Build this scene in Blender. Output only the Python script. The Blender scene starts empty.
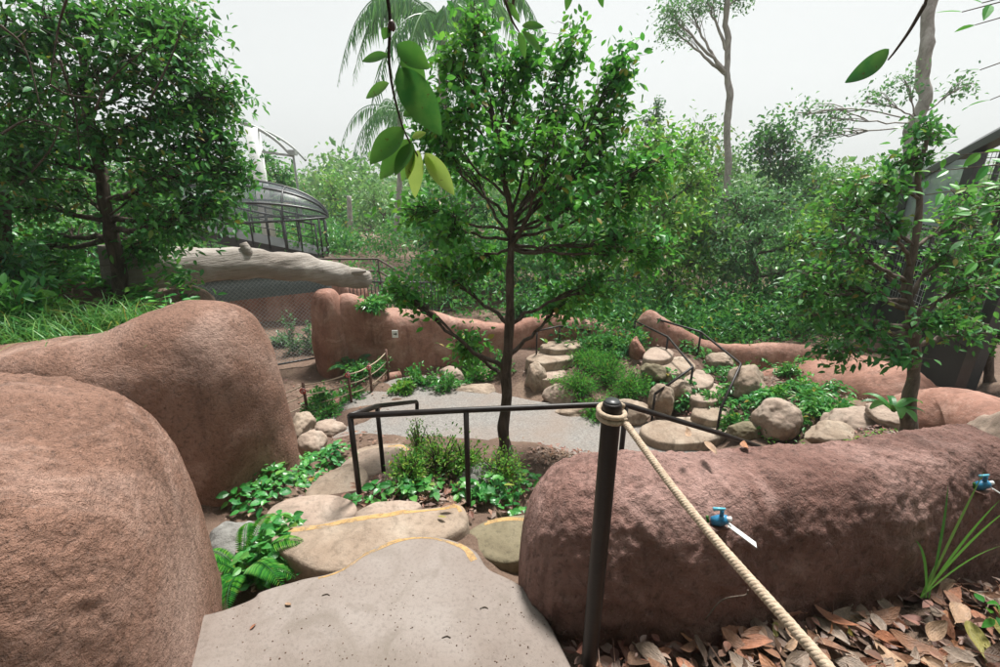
import bpy, bmesh, math, random
import numpy as np
from mathutils import Vector, noise as mnoise

random.seed(7)
RNG = np.random.default_rng(11)
SC = bpy.context.scene
COL = SC.collection
R = math.radians

# ------------------------------------------------------------------ camera
PITCH = R(18.9); F = 450.0; EYE = np.array((0.0, 0.0, 1.6))
cam_d = bpy.data.cameras.new('camera'); cam = bpy.data.objects.new('camera', cam_d); COL.objects.link(cam)
cam_d.sensor_width = 36.0; cam_d.lens = 36.0 * F / 1000.0
cam_d.clip_start = 0.02; cam_d.clip_end = 3000
cam.location = EYE; cam.rotation_euler = (math.pi / 2 - PITCH, 0, 0)
SC.camera = cam

# ------------------------------------------------------------------ light
SUN_EL, SUN_AZ = R(66), R(25)          # azimuth measured from +Y towards +X
world = bpy.data.worlds.new('World'); SC.world = world; world.use_nodes = True
wn = world.node_tree.nodes; wl = world.node_tree.links; wn.clear()
wo = wn.new('ShaderNodeOutputWorld'); bg = wn.new('ShaderNodeBackground')
sky = wn.new('ShaderNodeTexSky'); sky.sky_type = 'NISHITA'; sky.sun_disc = False
sky.sun_elevation = SUN_EL; sky.sun_rotation = SUN_AZ; sky.dust_density = 4.0; sky.air_density = 1.0
hs = wn.new('ShaderNodeHueSaturation'); hs.inputs['Saturation'].default_value = 0.15
mx = wn.new('ShaderNodeMix'); mx.data_type = 'RGBA'; mx.inputs[0].default_value = 0.88
mx.inputs[7].default_value = (2.42, 2.52, 2.49, 1)      # even overcast cloud
wl.new(sky.outputs[0], hs.inputs['Color']); wl.new(hs.outputs[0], mx.inputs[6]); wl.new(mx.outputs[2], bg.inputs[0])
bg.inputs[1].default_value = 0.056
wl.new(bg.outputs[0], wo.inputs[0])
sd = bpy.data.lights.new('sun', 'SUN'); so = bpy.data.objects.new('sun', sd); COL.objects.link(so)
sd.energy = 1.5; sd.angle = R(10); sd.color = (1.0, 0.97, 0.92)
dirv = Vector((math.sin(SUN_AZ) * math.cos(SUN_EL), math.cos(SUN_AZ) * math.cos(SUN_EL), math.sin(SUN_EL)))
so.rotation_euler = dirv.to_track_quat('Z', 'Y').to_euler()
so.location = dirv * 60
SC.view_settings.view_transform = 'Standard'; SC.view_settings.look = 'None'
SC.view_settings.exposure = 2.5; SC.view_settings.gamma = 1.0; SC.view_settings.use_curve_mapping = False
HAZE = .0013
SC.render.engine = 'CYCLES'
SC.cycles.max_bounces = 12; SC.cycles.diffuse_bounces = 7; SC.cycles.transmission_bounces = 8; SC.cycles.volume_bounces = 0; SC.cycles.transparent_max_bounces = 6

# ------------------------------------------------------------------ geometry of the view -> real places
FWD = np.array((0, math.cos(PITCH), -math.sin(PITCH))); UP = np.array((0, math.sin(PITCH), math.cos(PITCH)))
def ray(px, py):
    return F * FWD + (px - 500.0) * np.array((1.0, 0, 0)) - (py - 333.5) * UP
def at(px, py, Y):
    d = ray(px, py); return EYE + d * (Y / d[1])
def atz(px, py, z):
    d = ray(px, py); return EYE + d * ((z - EYE[2]) / d[2])
def dep(p): return float(np.dot(np.asarray(p) - EYE, FWD))

# ------------------------------------------------------------------ noise
def _hash(ix, iy, iz, s):
    h = (ix.astype(np.int64) * 374761393 + iy.astype(np.int64) * 668265263 + iz.astype(np.int64) * 2147483647 + s * 974711) & 0xffffffff
    h = ((h ^ (h >> 13)) * 1274126177) & 0xffffffff
    h = h ^ (h >> 16)
    return (h & 0xffff) / 65535.0
def vnoise(p, s=0):
    i = np.floor(p).astype(np.int64); f = p - i; f = f * f * (3 - 2 * f)
    r = 0
    for dx in (0, 1):
        for dy in (0, 1):
            for dz in (0, 1):
                w = (f[:, 0] if dx else 1 - f[:, 0]) * (f[:, 1] if dy else 1 - f[:, 1]) * (f[:, 2] if dz else 1 - f[:, 2])
                r = r + w * _hash(i[:, 0] + dx, i[:, 1] + dy, i[:, 2] + dz, s)
    return r * 2 - 1
def fbm(p, octs=4, s=0, gain=.5):
    a, r = 1.0, 0
    for o in range(octs):
        r = r + a * vnoise(p * (2 ** o) + 17.3 * o, s + o); a *= gain
    return r

# ------------------------------------------------------------------ mesh builder
class MB:
    def __init__(s): s.v = []; s.q = []; s.n = 0; s.flat = False
    def add(s, verts, faces):
        verts = np.asarray(verts, float).reshape(-1, 3)
        if isinstance(faces, np.ndarray): faces = [faces]
        else:
            by = {}
            for f in faces: by.setdefault(len(f), []).append(f)
            faces = [np.array(a) for a in by.values()]
        for f in faces:
            if len(f): s.q.append(f + s.n)
        s.v.append(verts); s.n += len(verts); return s
    def verts(s): return np.concatenate(s.v)
    def build(s, name, mat, parent=None, smooth=True, origin=None):
        V = s.verts()
        if parent is not None: org = np.array(parent['_org'])
        elif origin is not None: org = np.asarray(origin, float)
        else:
            org = np.array((V[:, 0].mean(), V[:, 1].mean(), V[:, 2].min()))
        me = bpy.data.meshes.new(name)
        me.vertices.add(len(V)); me.vertices.foreach_set('co', (V - org).astype(np.float32).ravel())
        lv = np.concatenate([f.ravel() for f in s.q]).astype(np.int32)
        cnt = np.concatenate([np.full(len(f), f.shape[1]) for f in s.q])
        st = np.concatenate(([0], np.cumsum(cnt)[:-1])).astype(np.int32)
        me.loops.add(len(lv)); me.loops.foreach_set('vertex_index', lv)
        me.polygons.add(len(cnt)); me.polygons.foreach_set('loop_start', st)
        me.polygons.foreach_set('use_smooth', np.full(len(cnt), smooth and not s.flat))
        me.update(calc_edges=True); me.validate()
        me.materials.append(mat)
        o = bpy.data.objects.new(name, me); COL.objects.link(o)
        if parent is not None: o.parent = parent
        else: o.location = org
        o['_org'] = [float(a) for a in org]
        return o

def tag(o, label=None, cat=None, group=None, kind=None):
    if label: o['label'] = label
    if cat: o['category'] = cat
    if group: o['group'] = group
    if kind: o['kind'] = kind
    return o
def thing(name, loc, label, cat, group=None):
    o = bpy.data.objects.new(name, None); COL.objects.link(o)
    o.location = [float(a) for a in loc]; o['_org'] = [float(a) for a in loc]
    o.empty_display_size = .1
    return tag(o, label, cat, group)

def smooth_path(pts, n):
    """Catmull-Rom through rows of any width"""
    P = np.asarray(pts, float); P = np.vstack((2 * P[0] - P[1], P, 2 * P[-1] - P[-2]))
    out = []; k = len(P) - 3
    for t in np.linspace(0, k - 1e-6, n):
        i = int(t); f = t - i; a, b, c, d = P[i:i + 4]
        out.append(.5 * (2 * b + (c - a) * f + (2 * a - 5 * b + 4 * c - d) * f * f + (3 * b - a - 3 * c + d) * f ** 3))
    return np.array(out)
def tube(mb, pts, rad, n=8, cap=True):
    P = np.asarray(pts, float); m = len(P)
    r = np.full(m, rad) if np.isscalar(rad) else np.asarray(rad, float)
    if len(r) != m: r = np.interp(np.linspace(0, 1, m), np.linspace(0, 1, len(r)), r)
    T = np.gradient(P, axis=0); T /= np.linalg.norm(T, axis=1)[:, None] + 1e-9
    a = np.array((0, 0, 1.0)) if abs(T[0][2]) < .9 else np.array((1.0, 0, 0))
    u = np.cross(T[0], a); u /= np.linalg.norm(u)
    ang = np.linspace(0, 2 * np.pi, n, endpoint=False); V = []
    for i in range(m):
        u = u - T[i] * np.dot(u, T[i]); u /= np.linalg.norm(u) + 1e-9
        w = np.cross(T[i], u)
        V.append(P[i] + r[i] * (np.cos(ang)[:, None] * u + np.sin(ang)[:, None] * w))
    V = np.concatenate(V)
    i = np.arange(m - 1)[:, None] * n; j = np.arange(n)[None, :]; j2 = (j + 1) % n
    q = np.stack((i + j, i + j2, i + n + j2, i + n + j), -1).reshape(-1, 4)
    fs = [q]
    if cap and n > 3:
        fs += [np.arange(n)[::-1][None, :], (np.arange(n) + (m - 1) * n)[None, :]]
    elif cap:
        fs += [np.array([[2, 1, 0]]), np.array([[(m - 1) * n, (m - 1) * n + 1, (m - 1) * n + 2]])]
    mb.v.append(V)
    for f in fs: mb.q.append(f + mb.n)
    mb.n += len(V); return mb
def box(mb, c, s, rz=0.0, ax=None):
    """box with centre c, full size s, turned by rz or by the 3 axes of ax"""
    h = np.array([(x, y, z) for x in (-.5, .5) for y in (-.5, .5) for z in (-.5, .5)]) * np.asarray(s)
    if ax is None:
        ca, sa = math.cos(rz), math.sin(rz); ax = np.array(((ca, sa, 0), (-sa, ca, 0), (0, 0, 1)))
    mb.flat = True
    mb.add(h @ np.asarray(ax) + np.asarray(c), np.array([(0, 1, 3, 2), (4, 6, 7, 5), (0, 4, 5, 1), (2, 3, 7, 6), (0, 2, 6, 4), (1, 5, 7, 3)]))
    return mb
def bar(mb, a, b, w, h):
    a = np.asarray(a, float); b = np.asarray(b, float); t = b - a; L = np.linalg.norm(t); t /= L
    up = np.array((0, 0, 1.0)) if abs(t[2]) < .95 else np.array((0, 1.0, 0))
    s = np.cross(t, up); s /= np.linalg.norm(s); u = np.cross(s, t)
    return box(mb, (a + b) / 2, (L, w, h), ax=np.array((t, s, u)))

# ------------------------------------------------------------------ leaves
def unit(a): return a / (np.linalg.norm(a, axis=-1, keepdims=True) + 1e-9)
def leaves(mb, P, D, N, L, wr=.45, fold=.15, droop=.2, fine=False):
    """one folded leaf at each P along D with upper side N"""
    P = np.asarray(P, float); n = len(P)
    D = unit(np.asarray(D, float)); S = unit(np.cross(D, N)); N = np.cross(S, D)
    L = (np.full(n, L) if np.isscalar(L) else np.asarray(L))[:, None]; W = L * wr * .5
    down = np.array((0, 0, -1.0))
    if not fine:
        tip = P + D * L + down * L * droop
        mid = P + D * L * .45
        V = np.stack((P, mid + S * W + N * W * fold * 2, tip, mid - S * W + N * W * fold * 2), 1).reshape(-1, 3)
        b = np.arange(n)[:, None] * 4
        f = np.concatenate((b + np.array([[0, 1, 2]]), b + np.array([[0, 2, 3]])))
    else:
        st = [(.0, .03), (.2, .75), (.45, 1.0), (.72, .72), (.92, .24), (1.0, .02)]
        if fine == 2: st = [(x, max(.02, math.sin(math.pi * min(1, x ** .85 * .99)) ** .8)) for x in np.linspace(0, 1, 18)]
        rows = []
        for t, w in st:
            c = P + D * L * t + down * L * droop * t * t
            rows += [c + S * W * w + N * W * w * fold * 2, c, c - S * W * w + N * W * w * fold * 2]
        V = np.stack(rows, 1).reshape(-1, 3); k = len(rows)
        b = np.arange(n)[:, None] * k; fl = []
        for r in range(len(st) - 1):
            o = r * 3
            fl += [b + np.array([[o, o + 1, o + 4, o + 3]]), b + np.array([[o + 1, o + 2, o + 5, o + 4]])]
        f = np.concatenate(fl)
    mb.add(V, f); return mb
def rnd_dirs(n, up=0.0, sp=1.0):
    d = RNG.normal(size=(n, 3)) * sp; d[:, 2] += up; return unit(d)

# ------------------------------------------------------------------ materials
MATS = {}
def newmat(name):
    m = bpy.data.materials.new(name); m.use_nodes = True; nt = m.node_tree; nt.nodes.clear()
    out = nt.nodes.new('ShaderNodeOutputMaterial'); b = nt.nodes.new('ShaderNodeBsdfPrincipled')
    nt.links.new(b.outputs[0], out.inputs[0]); MATS[name] = m
    return m, nt, b, out
def nnoise(nt, scale, detail=6, rough=.6, vec=None, dist=0.0):
    n = nt.nodes.new('ShaderNodeTexNoise'); n.inputs['Scale'].default_value = scale; n.inputs['Detail'].default_value = detail
    n.inputs['Roughness'].default_value = rough; n.inputs['Distortion'].default_value = dist
    if vec is not None: nt.links.new(vec, n.inputs['Vector'])
    return n.outputs['Fac']
def ramp(nt, fac, stops):
    r = nt.nodes.new('ShaderNodeValToRGB'); e = r.color_ramp.elements
    while len(e) < len(stops): e.new(.5)
    for k, (p, c) in enumerate(stops):
        e[k].position = p; e[k].color = (*c, 1) if not np.isscalar(c) else (c, c, c, 1)
    nt.links.new(fac, r.inputs[0]); return r.outputs[0]
def mixc(nt, fac, a, b, mode='MIX'):
    m = nt.nodes.new('ShaderNodeMix'); m.data_type = 'RGBA'; m.blend_type = mode
    for k, x in ((0, fac), (6, a), (7, b)):
        if hasattr(x, 'node'): nt.links.new(x, m.inputs[k])
        elif k == 0: m.inputs[0].default_value = x
        else: m.inputs[k].default_value = (*x, 1)
    return m.outputs[2]
def bump(nt, b, h, strength, dist, prev=None):
    n = nt.nodes.new('ShaderNodeBump'); n.inputs['Strength'].default_value = strength; n.inputs['Distance'].default_value = dist
    nt.links.new(h, n.inputs['Height'])
    if prev is not None: nt.links.new(prev, n.inputs['Normal'])
    nt.links.new(n.outputs[0], b.inputs['Normal']); return n.outputs[0]
def objco(nt, scale=None):
    t = nt.nodes.new('ShaderNodeTexCoord')
    if scale is None: return t.outputs['Object']
    m = nt.nodes.new('ShaderNodeMapping'); m.inputs['Scale'].default_value = scale
    nt.links.new(t.outputs['Object'], m.inputs[0]); return m.outputs[0]

def rock_mat(name, c1, c2, c3, big=1.2, fine=26., bs=.9, bd=.02, rough=.85, stain=None, spec=.3, mot=.75):
    m, nt, b, out = newmat(name); v = objco(nt)
    f1 = nnoise(nt, big, 5, .6, v, .4)
    col = ramp(nt, f1, [(.32, c1), (.5, c2), (.68, c3)])
    f2 = nnoise(nt, fine, 4, .7, v)
    col = mixc(nt, mot, col, ramp(nt, f2, [(.3, .5), (.5, .95), (.72, 1.0)]), 'MULTIPLY')
    if stain:
        f3 = nnoise(nt, big * 2.2, 6, .65, v, .8)
        col = mixc(nt, ramp(nt, f3, [(.5, 0.), (.68, .8)]), col, stain)
    nt.links.new(col, b.inputs['Base Color']); b.inputs['Roughness'].default_value = rough
    b.inputs['Specular IOR Level'].default_value = spec
    p = bump(nt, b, nnoise(nt, fine, 5, .7, v), bs, bd)
    bump(nt, b, nnoise(nt, fine * 4, 3, .6, v), bs * .7, bd * .3, p)
    return m
# rough sprayed concrete painted earth red
def shot_mat(name, c1, c2, c3, pits=34., bs=1.0, bd=.02, dark=.35):
    m, nt, b, out = newmat(name); v = objco(nt)
    f1 = nnoise(nt, 1.3, 5, .62, v, .5)
    col = ramp(nt, f1, [(.3, c1), (.5, c2), (.7, c3)])
    f2 = nnoise(nt, pits, 5, .72, v, .3)
    col = mixc(nt, .8, col, ramp(nt, f2, [(.32, dark), (.47, .85), (.7, 1.0)]), 'MULTIPLY')
    st = nnoise(nt, 5.5, 5, .7, objco(nt, (1, 1, .16)), .3)        # water runs and grime
    col = mixc(nt, ramp(nt, st, [(.5, 0.), (.66, .5)]), col, tuple(x * .42 for x in c1))
    st2 = nnoise(nt, 2.7, 6, .7, v, .6)                             # dusty worn patches
    col = mixc(nt, ramp(nt, st2, [(.54, 0.), (.68, .45)]), col, tuple(min(1, x * 1.25 + .03) for x in c3))
    f4 = nnoise(nt, pits * 3.1, 2, .6, v)
    col = mixc(nt, ramp(nt, f4, [(.62, 0.), (.72, .35)]), col, (.42, .3, .25))
    nt.links.new(col, b.inputs['Base Color']); b.inputs['Roughness'].default_value = .78
    b.inputs['Specular IOR Level'].default_value = .35
    p = bump(nt, b, f2, bs, bd)
    bump(nt, b, f4, bs * .6, bd * .25, p)
    return m
shot_mat('shotcrete', (.2, .1, .066), (.3, .166, .118), (.42, .275, .22), pits=40, bd=.03, dark=.25)
shot_mat('shotcrete_pink', (.15, .07, .054), (.245, .132, .108), (.36, .225, .195), pits=32, bd=.03, dark=.25)
shot_mat('shotcrete_far', (.2, .088, .058), (.3, .152, .11), (.38, .24, .19), pits=14, bd=.015, dark=.6)
rock_mat('stone_tan', (.2, .145, .105), (.3, .235, .18), (.39, .33, .265), 2.2, 30, .6, .01, stain=(.12, .09, .065), mot=.65)
rock_mat('stone_pink', (.23, .17, .135), (.325, .25, .2), (.41, .34, .285), 2.0, 34, .5, .01, stain=(.13, .105, .08), mot=.65)
rock_mat('stone_grey', (.12, .115, .105), (.2, .195, .18), (.3, .29, .27), 3., 26, .8, .012, stain=(.09, .085, .08))
rock_mat('stone_olive', (.11, .09, .055), (.16, .135, .085), (.21, .18, .12), 3., 30, .5, .01)
rock_mat('pavement', (.15, .118, .1), (.2, .166, .146), (.24, .208, .188), 1.6, 70, .4, .004, stain=(.15, .125, .105), mot=.5)
rock_mat('soil', (.09, .055, .04), (.14, .09, .065), (.2, .14, .1), 1.2, 18, .8, .03)
def log_mat():
    m, nt, b, out = newmat('bark_log'); v = objco(nt, (.35, .5, 4.0)); f = nnoise(nt, 7, 7, .7, v, .8); f2 = nnoise(nt, 1.5, 4, .6, objco(nt))
    col = ramp(nt, f, [(.28, (.1, .08, .065)), (.38, (.25, .22, .19)), (.6, (.34, .31, .28)), (.75, (.42, .39, .36))])
    col = mixc(nt, ramp(nt, f2, [(.45, 0.), (.65, .6)]), col, (.16, .13, .105)); nt.links.new(col, b.inputs['Base Color']); b.inputs['Roughness'].default_value = .85
    bump(nt, b, f, 1.0, .03)
log_mat()

def gravel_mat():
    m, nt, b, out = newmat('gravel'); v = objco(nt)
    vo = nt.nodes.new('ShaderNodeTexVoronoi'); vo.inputs['Scale'].default_value = 60; nt.links.new(v, vo.inputs['Vector'])
    sep = nt.nodes.new('ShaderNodeSeparateColor'); nt.links.new(vo.outputs['Color'], sep.inputs[0])
    col = ramp(nt, sep.outputs[0], [(0, (.125, .117, .108)), (.5, (.17, .16, .149)), (1, (.225, .213, .2))])
    col = mixc(nt, ramp(nt, nnoise(nt, 1.1, 5, .6, v), [(.45, 0.), (.7, .55)]), col, (.19, .14, .11))
    nt.links.new(col, b.inputs['Base Color']); b.inputs['Roughness'].default_value = .9
    bump(nt, b, vo.outputs['Distance'], -.8, .02)
gravel_mat()
def bark_mat(name, c1, c2, zs=.25, sc=18., bd=.02):
    m, nt, b, out = newmat(name); v = objco(nt, (1, 1, zs))
    f = nnoise(nt, sc, 6, .65, v, .6)
    nt.links.new(ramp(nt, f, [(.35, c1), (.65, c2)]), b.inputs['Base Color']); b.inputs['Roughness'].default_value = .85
    b.inputs['Specular IOR Level'].default_value = .25
    bump(nt, b, f, .9, bd)
bark_mat('bark_dark', (.03, .022, .016), (.11, .085, .065))
bark_mat('bark_brown', (.06, .045, .035), (.16, .125, .1))
bark_mat('bark_pale', (.22, .2, .18), (.4, .37, .34), .5, 9)
def plain(name, c, rough=.5, metal=0.0, spec=.5, var=.25, sc=12., bs=.15):
    m, nt, b, out = newmat(name); v = objco(nt)
    f = nnoise(nt, sc, 5, .65, v)
    lo = tuple(x * (1 - var) for x in c); hi = tuple(min(1, x * (1 + var)) for x in c)
    nt.links.new(ramp(nt, f, [(.3, lo), (.7, hi)]), b.inputs['Base Color'])
    b.inputs['Roughness'].default_value = rough; b.inputs['Metallic'].default_value = metal
    b.inputs['Specular IOR Level'].default_value = spec
    bump(nt, b, nnoise(nt, sc * 6, 3, .6, v), bs, .004)
    return m
plain('black_paint', (.016, .012, .011), .45, spec=.3, var=.45)
plain('rust_paint', (.1, .045, .03), .6)
plain('dark_metal', (.03, .032, .034), .4)
plain('grey_metal', (.3, .32, .31), .45)
plain('white_plate', (.72, .73, .72), .35, var=.06)
plain('red_paint', (.55, .05, .04), .4, var=.1)
plain('ink', (.02, .02, .022), .5, var=.1)
plain('blue_plastic', (.02, .16, .3), .35, var=.35, sc=40)
plain('blue_light', (.12, .45, .58), .3, var=.2)
plain('canopy_sheet', (.2, .23, .25), .3, var=.1, sc=2)
def see_through(m, k):
    nt = m.node_tree; tr = nt.nodes.new('ShaderNodeBsdfTransparent'); x = nt.nodes.new('ShaderNodeMixShader'); x.inputs[0].default_value = k
    out = [n for n in nt.nodes if n.type == 'OUTPUT_MATERIAL'][0]; b = [n for n in nt.nodes if n.type == 'BSDF_PRINCIPLED'][0]
    nt.links.new(b.outputs[0], x.inputs[1]); nt.links.new(tr.outputs[0], x.inputs[2]); nt.links.new(x.outputs[0], out.inputs[0])
see_through(MATS['canopy_sheet'], .8)
plain('shade_cloth', (.13, .17, .175), .8, var=.3, sc=30)
plain('wire', (.25, .27, .27), .5)
plain('dark_brown', (.045, .03, .022), .7)
plain('wood_dark', (.06, .04, .03), .7)
plain('glass_grey', (.3, .36, .4), .12, var=.15, sc=1.5, bs=.02); see_through(MATS['glass_grey'], .4)
plain('painted_shade_wall', (.018, .02, .02), .8, sc=2)  # near black: the pavilion's inner shadow put into the colour
plain('berry', (.05, .02, .015), .4)
def rope_mat():
    m, nt, b, out = newmat('rope'); v = objco(nt)
    f = nnoise(nt, 90, 4, .7, v)
    nt.links.new(ramp(nt, f, [(.3, (.26, .19, .13)), (.7, (.5, .4, .3))]), b.inputs['Base Color'])
    b.inputs['Roughness'].default_value = .9; bump(nt, b, f, .6, .003)
rope_mat()
def yellow_mat():
    m, nt, b, out = newmat('yellow_paint'); v = objco(nt); f = nnoise(nt, 22, 6, .78, v, .5); f2 = nnoise(nt, 4, 4, .6, v)
    nt.links.new(mixc(nt, ramp(nt, f2, [(.35, 0.), (.7, .7)]), (.4, .235, .075), (.3, .215, .12)), b.inputs['Base Color']); b.inputs['Roughness'].default_value = .75
    tr = nt.nodes.new('ShaderNodeBsdfTransparent'); x = nt.nodes.new('ShaderNodeMixShader'); ad = nt.nodes.new('ShaderNodeMath'); ad.operation = 'MULTIPLY_ADD'
    nt.links.new(f2, ad.inputs[0]); ad.inputs[1].default_value = .35; nt.links.new(f, ad.inputs[2])
    nt.links.new(ramp(nt, ad.outputs[0], [(.62, 0.), (.86, .9)]), x.inputs[0]); nt.links.new(b.outputs[0], x.inputs[1]); nt.links.new(tr.outputs[0], x.inputs[2]); nt.links.new(x.outputs[0], out.inputs[0])
yellow_mat()

def leaf_mat(name, cols, tr=.28, rough=.42, spec=.45, trc=None, old=None):
    m, nt, b, out = newmat(name)
    g = nt.nodes.new('ShaderNodeNewGeometry')
    k = len(cols); stops = [(i / max(1, k - 1), c) for i, c in enumerate(cols)]
    if old: stops = [(.97 * p_, c) for p_, c in stops] + [(.985, old)]
    col = ramp(nt, g.outputs['Random Per Island'], stops)
    hv = nt.nodes.new('ShaderNodeHueSaturation'); vn = nnoise(nt, 2.1, 3, .6, objco(nt))
    nt.links.new(ramp(nt, vn, [(.3, .47), (.7, .515)]), hv.inputs['Hue']); nt.links.new(col, hv.inputs['Color']); col = hv.outputs[0]
    nt.links.new(col, b.inputs['Base Color']); b.inputs['Roughness'].default_value = rough
    b.inputs['Specular IOR Level'].default_value = spec
    t = nt.nodes.new('ShaderNodeBsdfTranslucent')
    tc = mixc(nt, .5, col, trc or (.12, .3, .03)); nt.links.new(tc, t.inputs[0])
    mxs = nt.nodes.new('ShaderNodeMixShader'); mxs.inputs[0].default_value = tr
    nt.links.new(b.outputs[0], mxs.inputs[1]); nt.links.new(t.outputs[0], mxs.inputs[2]); nt.links.new(mxs.outputs[0], out.inputs[0])
    return m
OLD = (.34, .27, .05)                     # the odd yellowing leaf
leaf_mat('leaf_bright', [(.018, .13, .03), (.032, .22, .04), (.055, .31, .05), (.09, .39, .055), (.17, .46, .06)], tr=.46, old=OLD)
leaf_mat('leaf_mid', [(.018, .12, .036), (.03, .19, .05), (.055, .26, .055), (.1, .32, .06)], tr=.42, old=OLD)
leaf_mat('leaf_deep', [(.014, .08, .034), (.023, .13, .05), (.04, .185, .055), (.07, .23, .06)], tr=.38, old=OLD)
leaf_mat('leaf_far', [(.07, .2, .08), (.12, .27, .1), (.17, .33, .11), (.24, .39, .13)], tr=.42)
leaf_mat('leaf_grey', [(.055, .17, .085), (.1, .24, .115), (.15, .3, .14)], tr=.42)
leaf_mat('leaf_yellowish', [(.045, .22, .04), (.09, .33, .05), (.18, .42, .06), (.3, .48, .08)], tr=.45, old=OLD)
leaf_mat('leaf_cover', [(.02, .13, .036), (.036, .21, .05), (.065, .29, .06), (.12, .36, .075)], tr=.36, rough=.36, old=OLD)
leaf_mat('grass_blade', [(.035, .16, .04), (.06, .24, .05), (.11, .31, .065), (.19, .33, .09)], tr=.36, old=OLD)
leaf_mat('leaf_dry', [(.07, .035, .022), (.16, .075, .045), (.22, .115, .07), (.25, .16, .11), (.2, .15, .12), (.12, .07, .05)], tr=.06, rough=.55, trc=(.2, .1, .05))
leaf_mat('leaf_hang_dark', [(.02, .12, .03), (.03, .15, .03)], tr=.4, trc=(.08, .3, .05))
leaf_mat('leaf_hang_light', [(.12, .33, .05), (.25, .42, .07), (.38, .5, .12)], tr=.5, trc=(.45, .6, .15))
for nm_ in ('leaf_hang_dark', 'leaf_hang_light', 'leaf_hang_mid'):
    if nm_ == 'leaf_hang_mid': leaf_mat(nm_, [(.035, .17, .04), (.06, .24, .05), (.09, .28, .06)], tr=.42)
    nt = MATS[nm_].node_tree; bs_ = [n for n in nt.nodes if n.type == 'BSDF_PRINCIPLED'][0]; tl_ = [n for n in nt.nodes if n.type == 'BSDF_TRANSLUCENT'][0]
    for inp in (bs_.inputs['Base Color'], tl_.inputs[0]):
        src = inp.links[0].from_socket; f = nnoise(nt, 75, 3, .6, objco(nt)); g2 = nnoise(nt, 18, 4, .6, objco(nt))
        c_ = mixc(nt, ramp(nt, g2, [(.4, 0.), (.7, .45)]), src, (.2, .36, .07)); nt.links.new(mixc(nt, ramp(nt, f, [(.66, 0.), (.7, .75)]), c_, (.1, .06, .02)), inp)
M = MATS

# ------------------------------------------------------------------ terrain
G = -2.1
_cp = []
def cpx(px, py, z): p = atz(px, py, z); _cp.append((p[0], p[1], z))
for p in ((0, 1.2), (0, 0), (-2.5, -2), (2.5, -2), (-2, 1), (.5, .8), (1, 1), (2, 1), (2.2, .4), (3, 1.), (0, -5), (-5, -3), (5, -3), (3.4, 1.5)): _cp.append((*p, -.06))
for a in ((440, 532, -.2), (460, 512, -.5), (390, 515, -.55), (310, 510, -.6), (335, 485, -1.0), (345, 470, -1.35), (370, 455, -1.65), (300, 460, -1.3), (385, 460, -1.5), (270, 500, -.75), (240, 545, -.38), (285, 562, -.32), (318, 568, -.28),
          (480, 500, -.6), (500, 470, -1.3), (440, 455, -1.5), (520, 520, -.4)): cpx(*a)
for a in ((310, 430, G), (345, 405, G), (385, 380, G), (430, 374, G), (480, 385, G), (560, 410, G), (640, 425, G), (450, 420, G), (400, 430, G), (360, 440, G), (320, 438, G), (600, 440, G), (450, 436, G), (550, 432, G), (690, 436, G), (500, 400, G)): cpx(a[0], a[1], a[2] - .1)
for a in ((320, 395, G + .05), (370, 362, G + .1), (340, 375, G), (430, 362, G + .1), (300, 400, G)): cpx(*a)
for a in ((600, 385, -1.9), (700, 412, -1.93), (710, 390, -1.83), (697, 375, -1.75), (680, 362, -1.65), (656, 350, -1.55), (570, 365, -1.9), (540, 350, -1.75), (740, 390, -1.8), (780, 405, -1.65),
          (830, 420, -1.45), (740, 368, -1.85), (800, 380, -1.75), (850, 410, -1.45), (905, 438, -1.15), (950, 440, -1.3), (780, 432, -1.75), (620, 350, -1.7), (850, 385, -1.75)): cpx(*a)
for x, y, z in ((-2.6, 3.5, .45), (-3, 3.4, .45), (-4.5, 3.4, .45), (-6, 3.4, .45), (-3.6, 5, .45), (-2.2, 4.6, -1.7), (-2.6, 5.2, -1.7), (-3, 6, -1.9), (-3.6, 7.2, -1.95), (-4.8, 5.7, .3), (-4.6, 7.6, -1.9), (-2.4, 6.5, -2), (-5, 5, .5), (-7, 6, .5), (-6.2, 6.4, .35), (-8.5, 9, .3), (-5.3, 7.2, -1.9), (-5.8, 8.4, -1.95), (-6.2, 10, -1.9), (-4.5, 6.9, -1.95), (-4, 6.4, -1.9), (-1.9, 5, -1.6), (-1.75, 4.2, -1.2),
                (-2.6, 8, -1.9), (-4, 8.6, -1.9), (-4, 10.5, -1.8), (-2.2, 9.6, -1.8), (-1, 10, -1.5), (0, 10, -1.6), (2, 10.5, -1.8), (1, 9.6, -1.8), (4, 10, -2), (4, 11, -1.9), (7, 11, -1.8), (6.5, 8, -1.8), (9, 9, -1.5), (6, 5, -1.3), (8, 5, -1.1), (5, 3, -1), (4, 2.4, -.5), (3, 2.6, -.9), (2, 2.6, -1.2), (1, 2.6, -1.1), (.3, 2.6, -.9),
                (12, 5, -.8), (0, 14, -1.2), (-8, 14, -.6), (8, 15, -1.4), (14, 12, -1), (0, 22, -1.6), (-12, 22, -1.5), (14, 24, -1.6), (0, 40, -2), (30, 30, -2), (-30, 30, -2), (30, 0, -1), (-30, 0, -.5), (0, -30, -.5)): _cp.append((x, y, z))
CP = np.array(_cp)
def gh(x, y):
    x = np.atleast_1d(np.asarray(x, float)); y = np.atleast_1d(np.asarray(y, float)); out = np.empty(len(x))
    for s in range(0, len(x), 4000):
        d2 = (x[s:s + 4000, None] - CP[None, :, 0]) ** 2 + (y[s:s + 4000, None] - CP[None, :, 1]) ** 2
        w = 1 / (d2 + .012) ** 2.0
        out[s:s + 4000] = (w * CP[:, 2]).sum(1) / w.sum(1)
    return out
def g1(x, y): return float(gh(x, y)[0])
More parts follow.
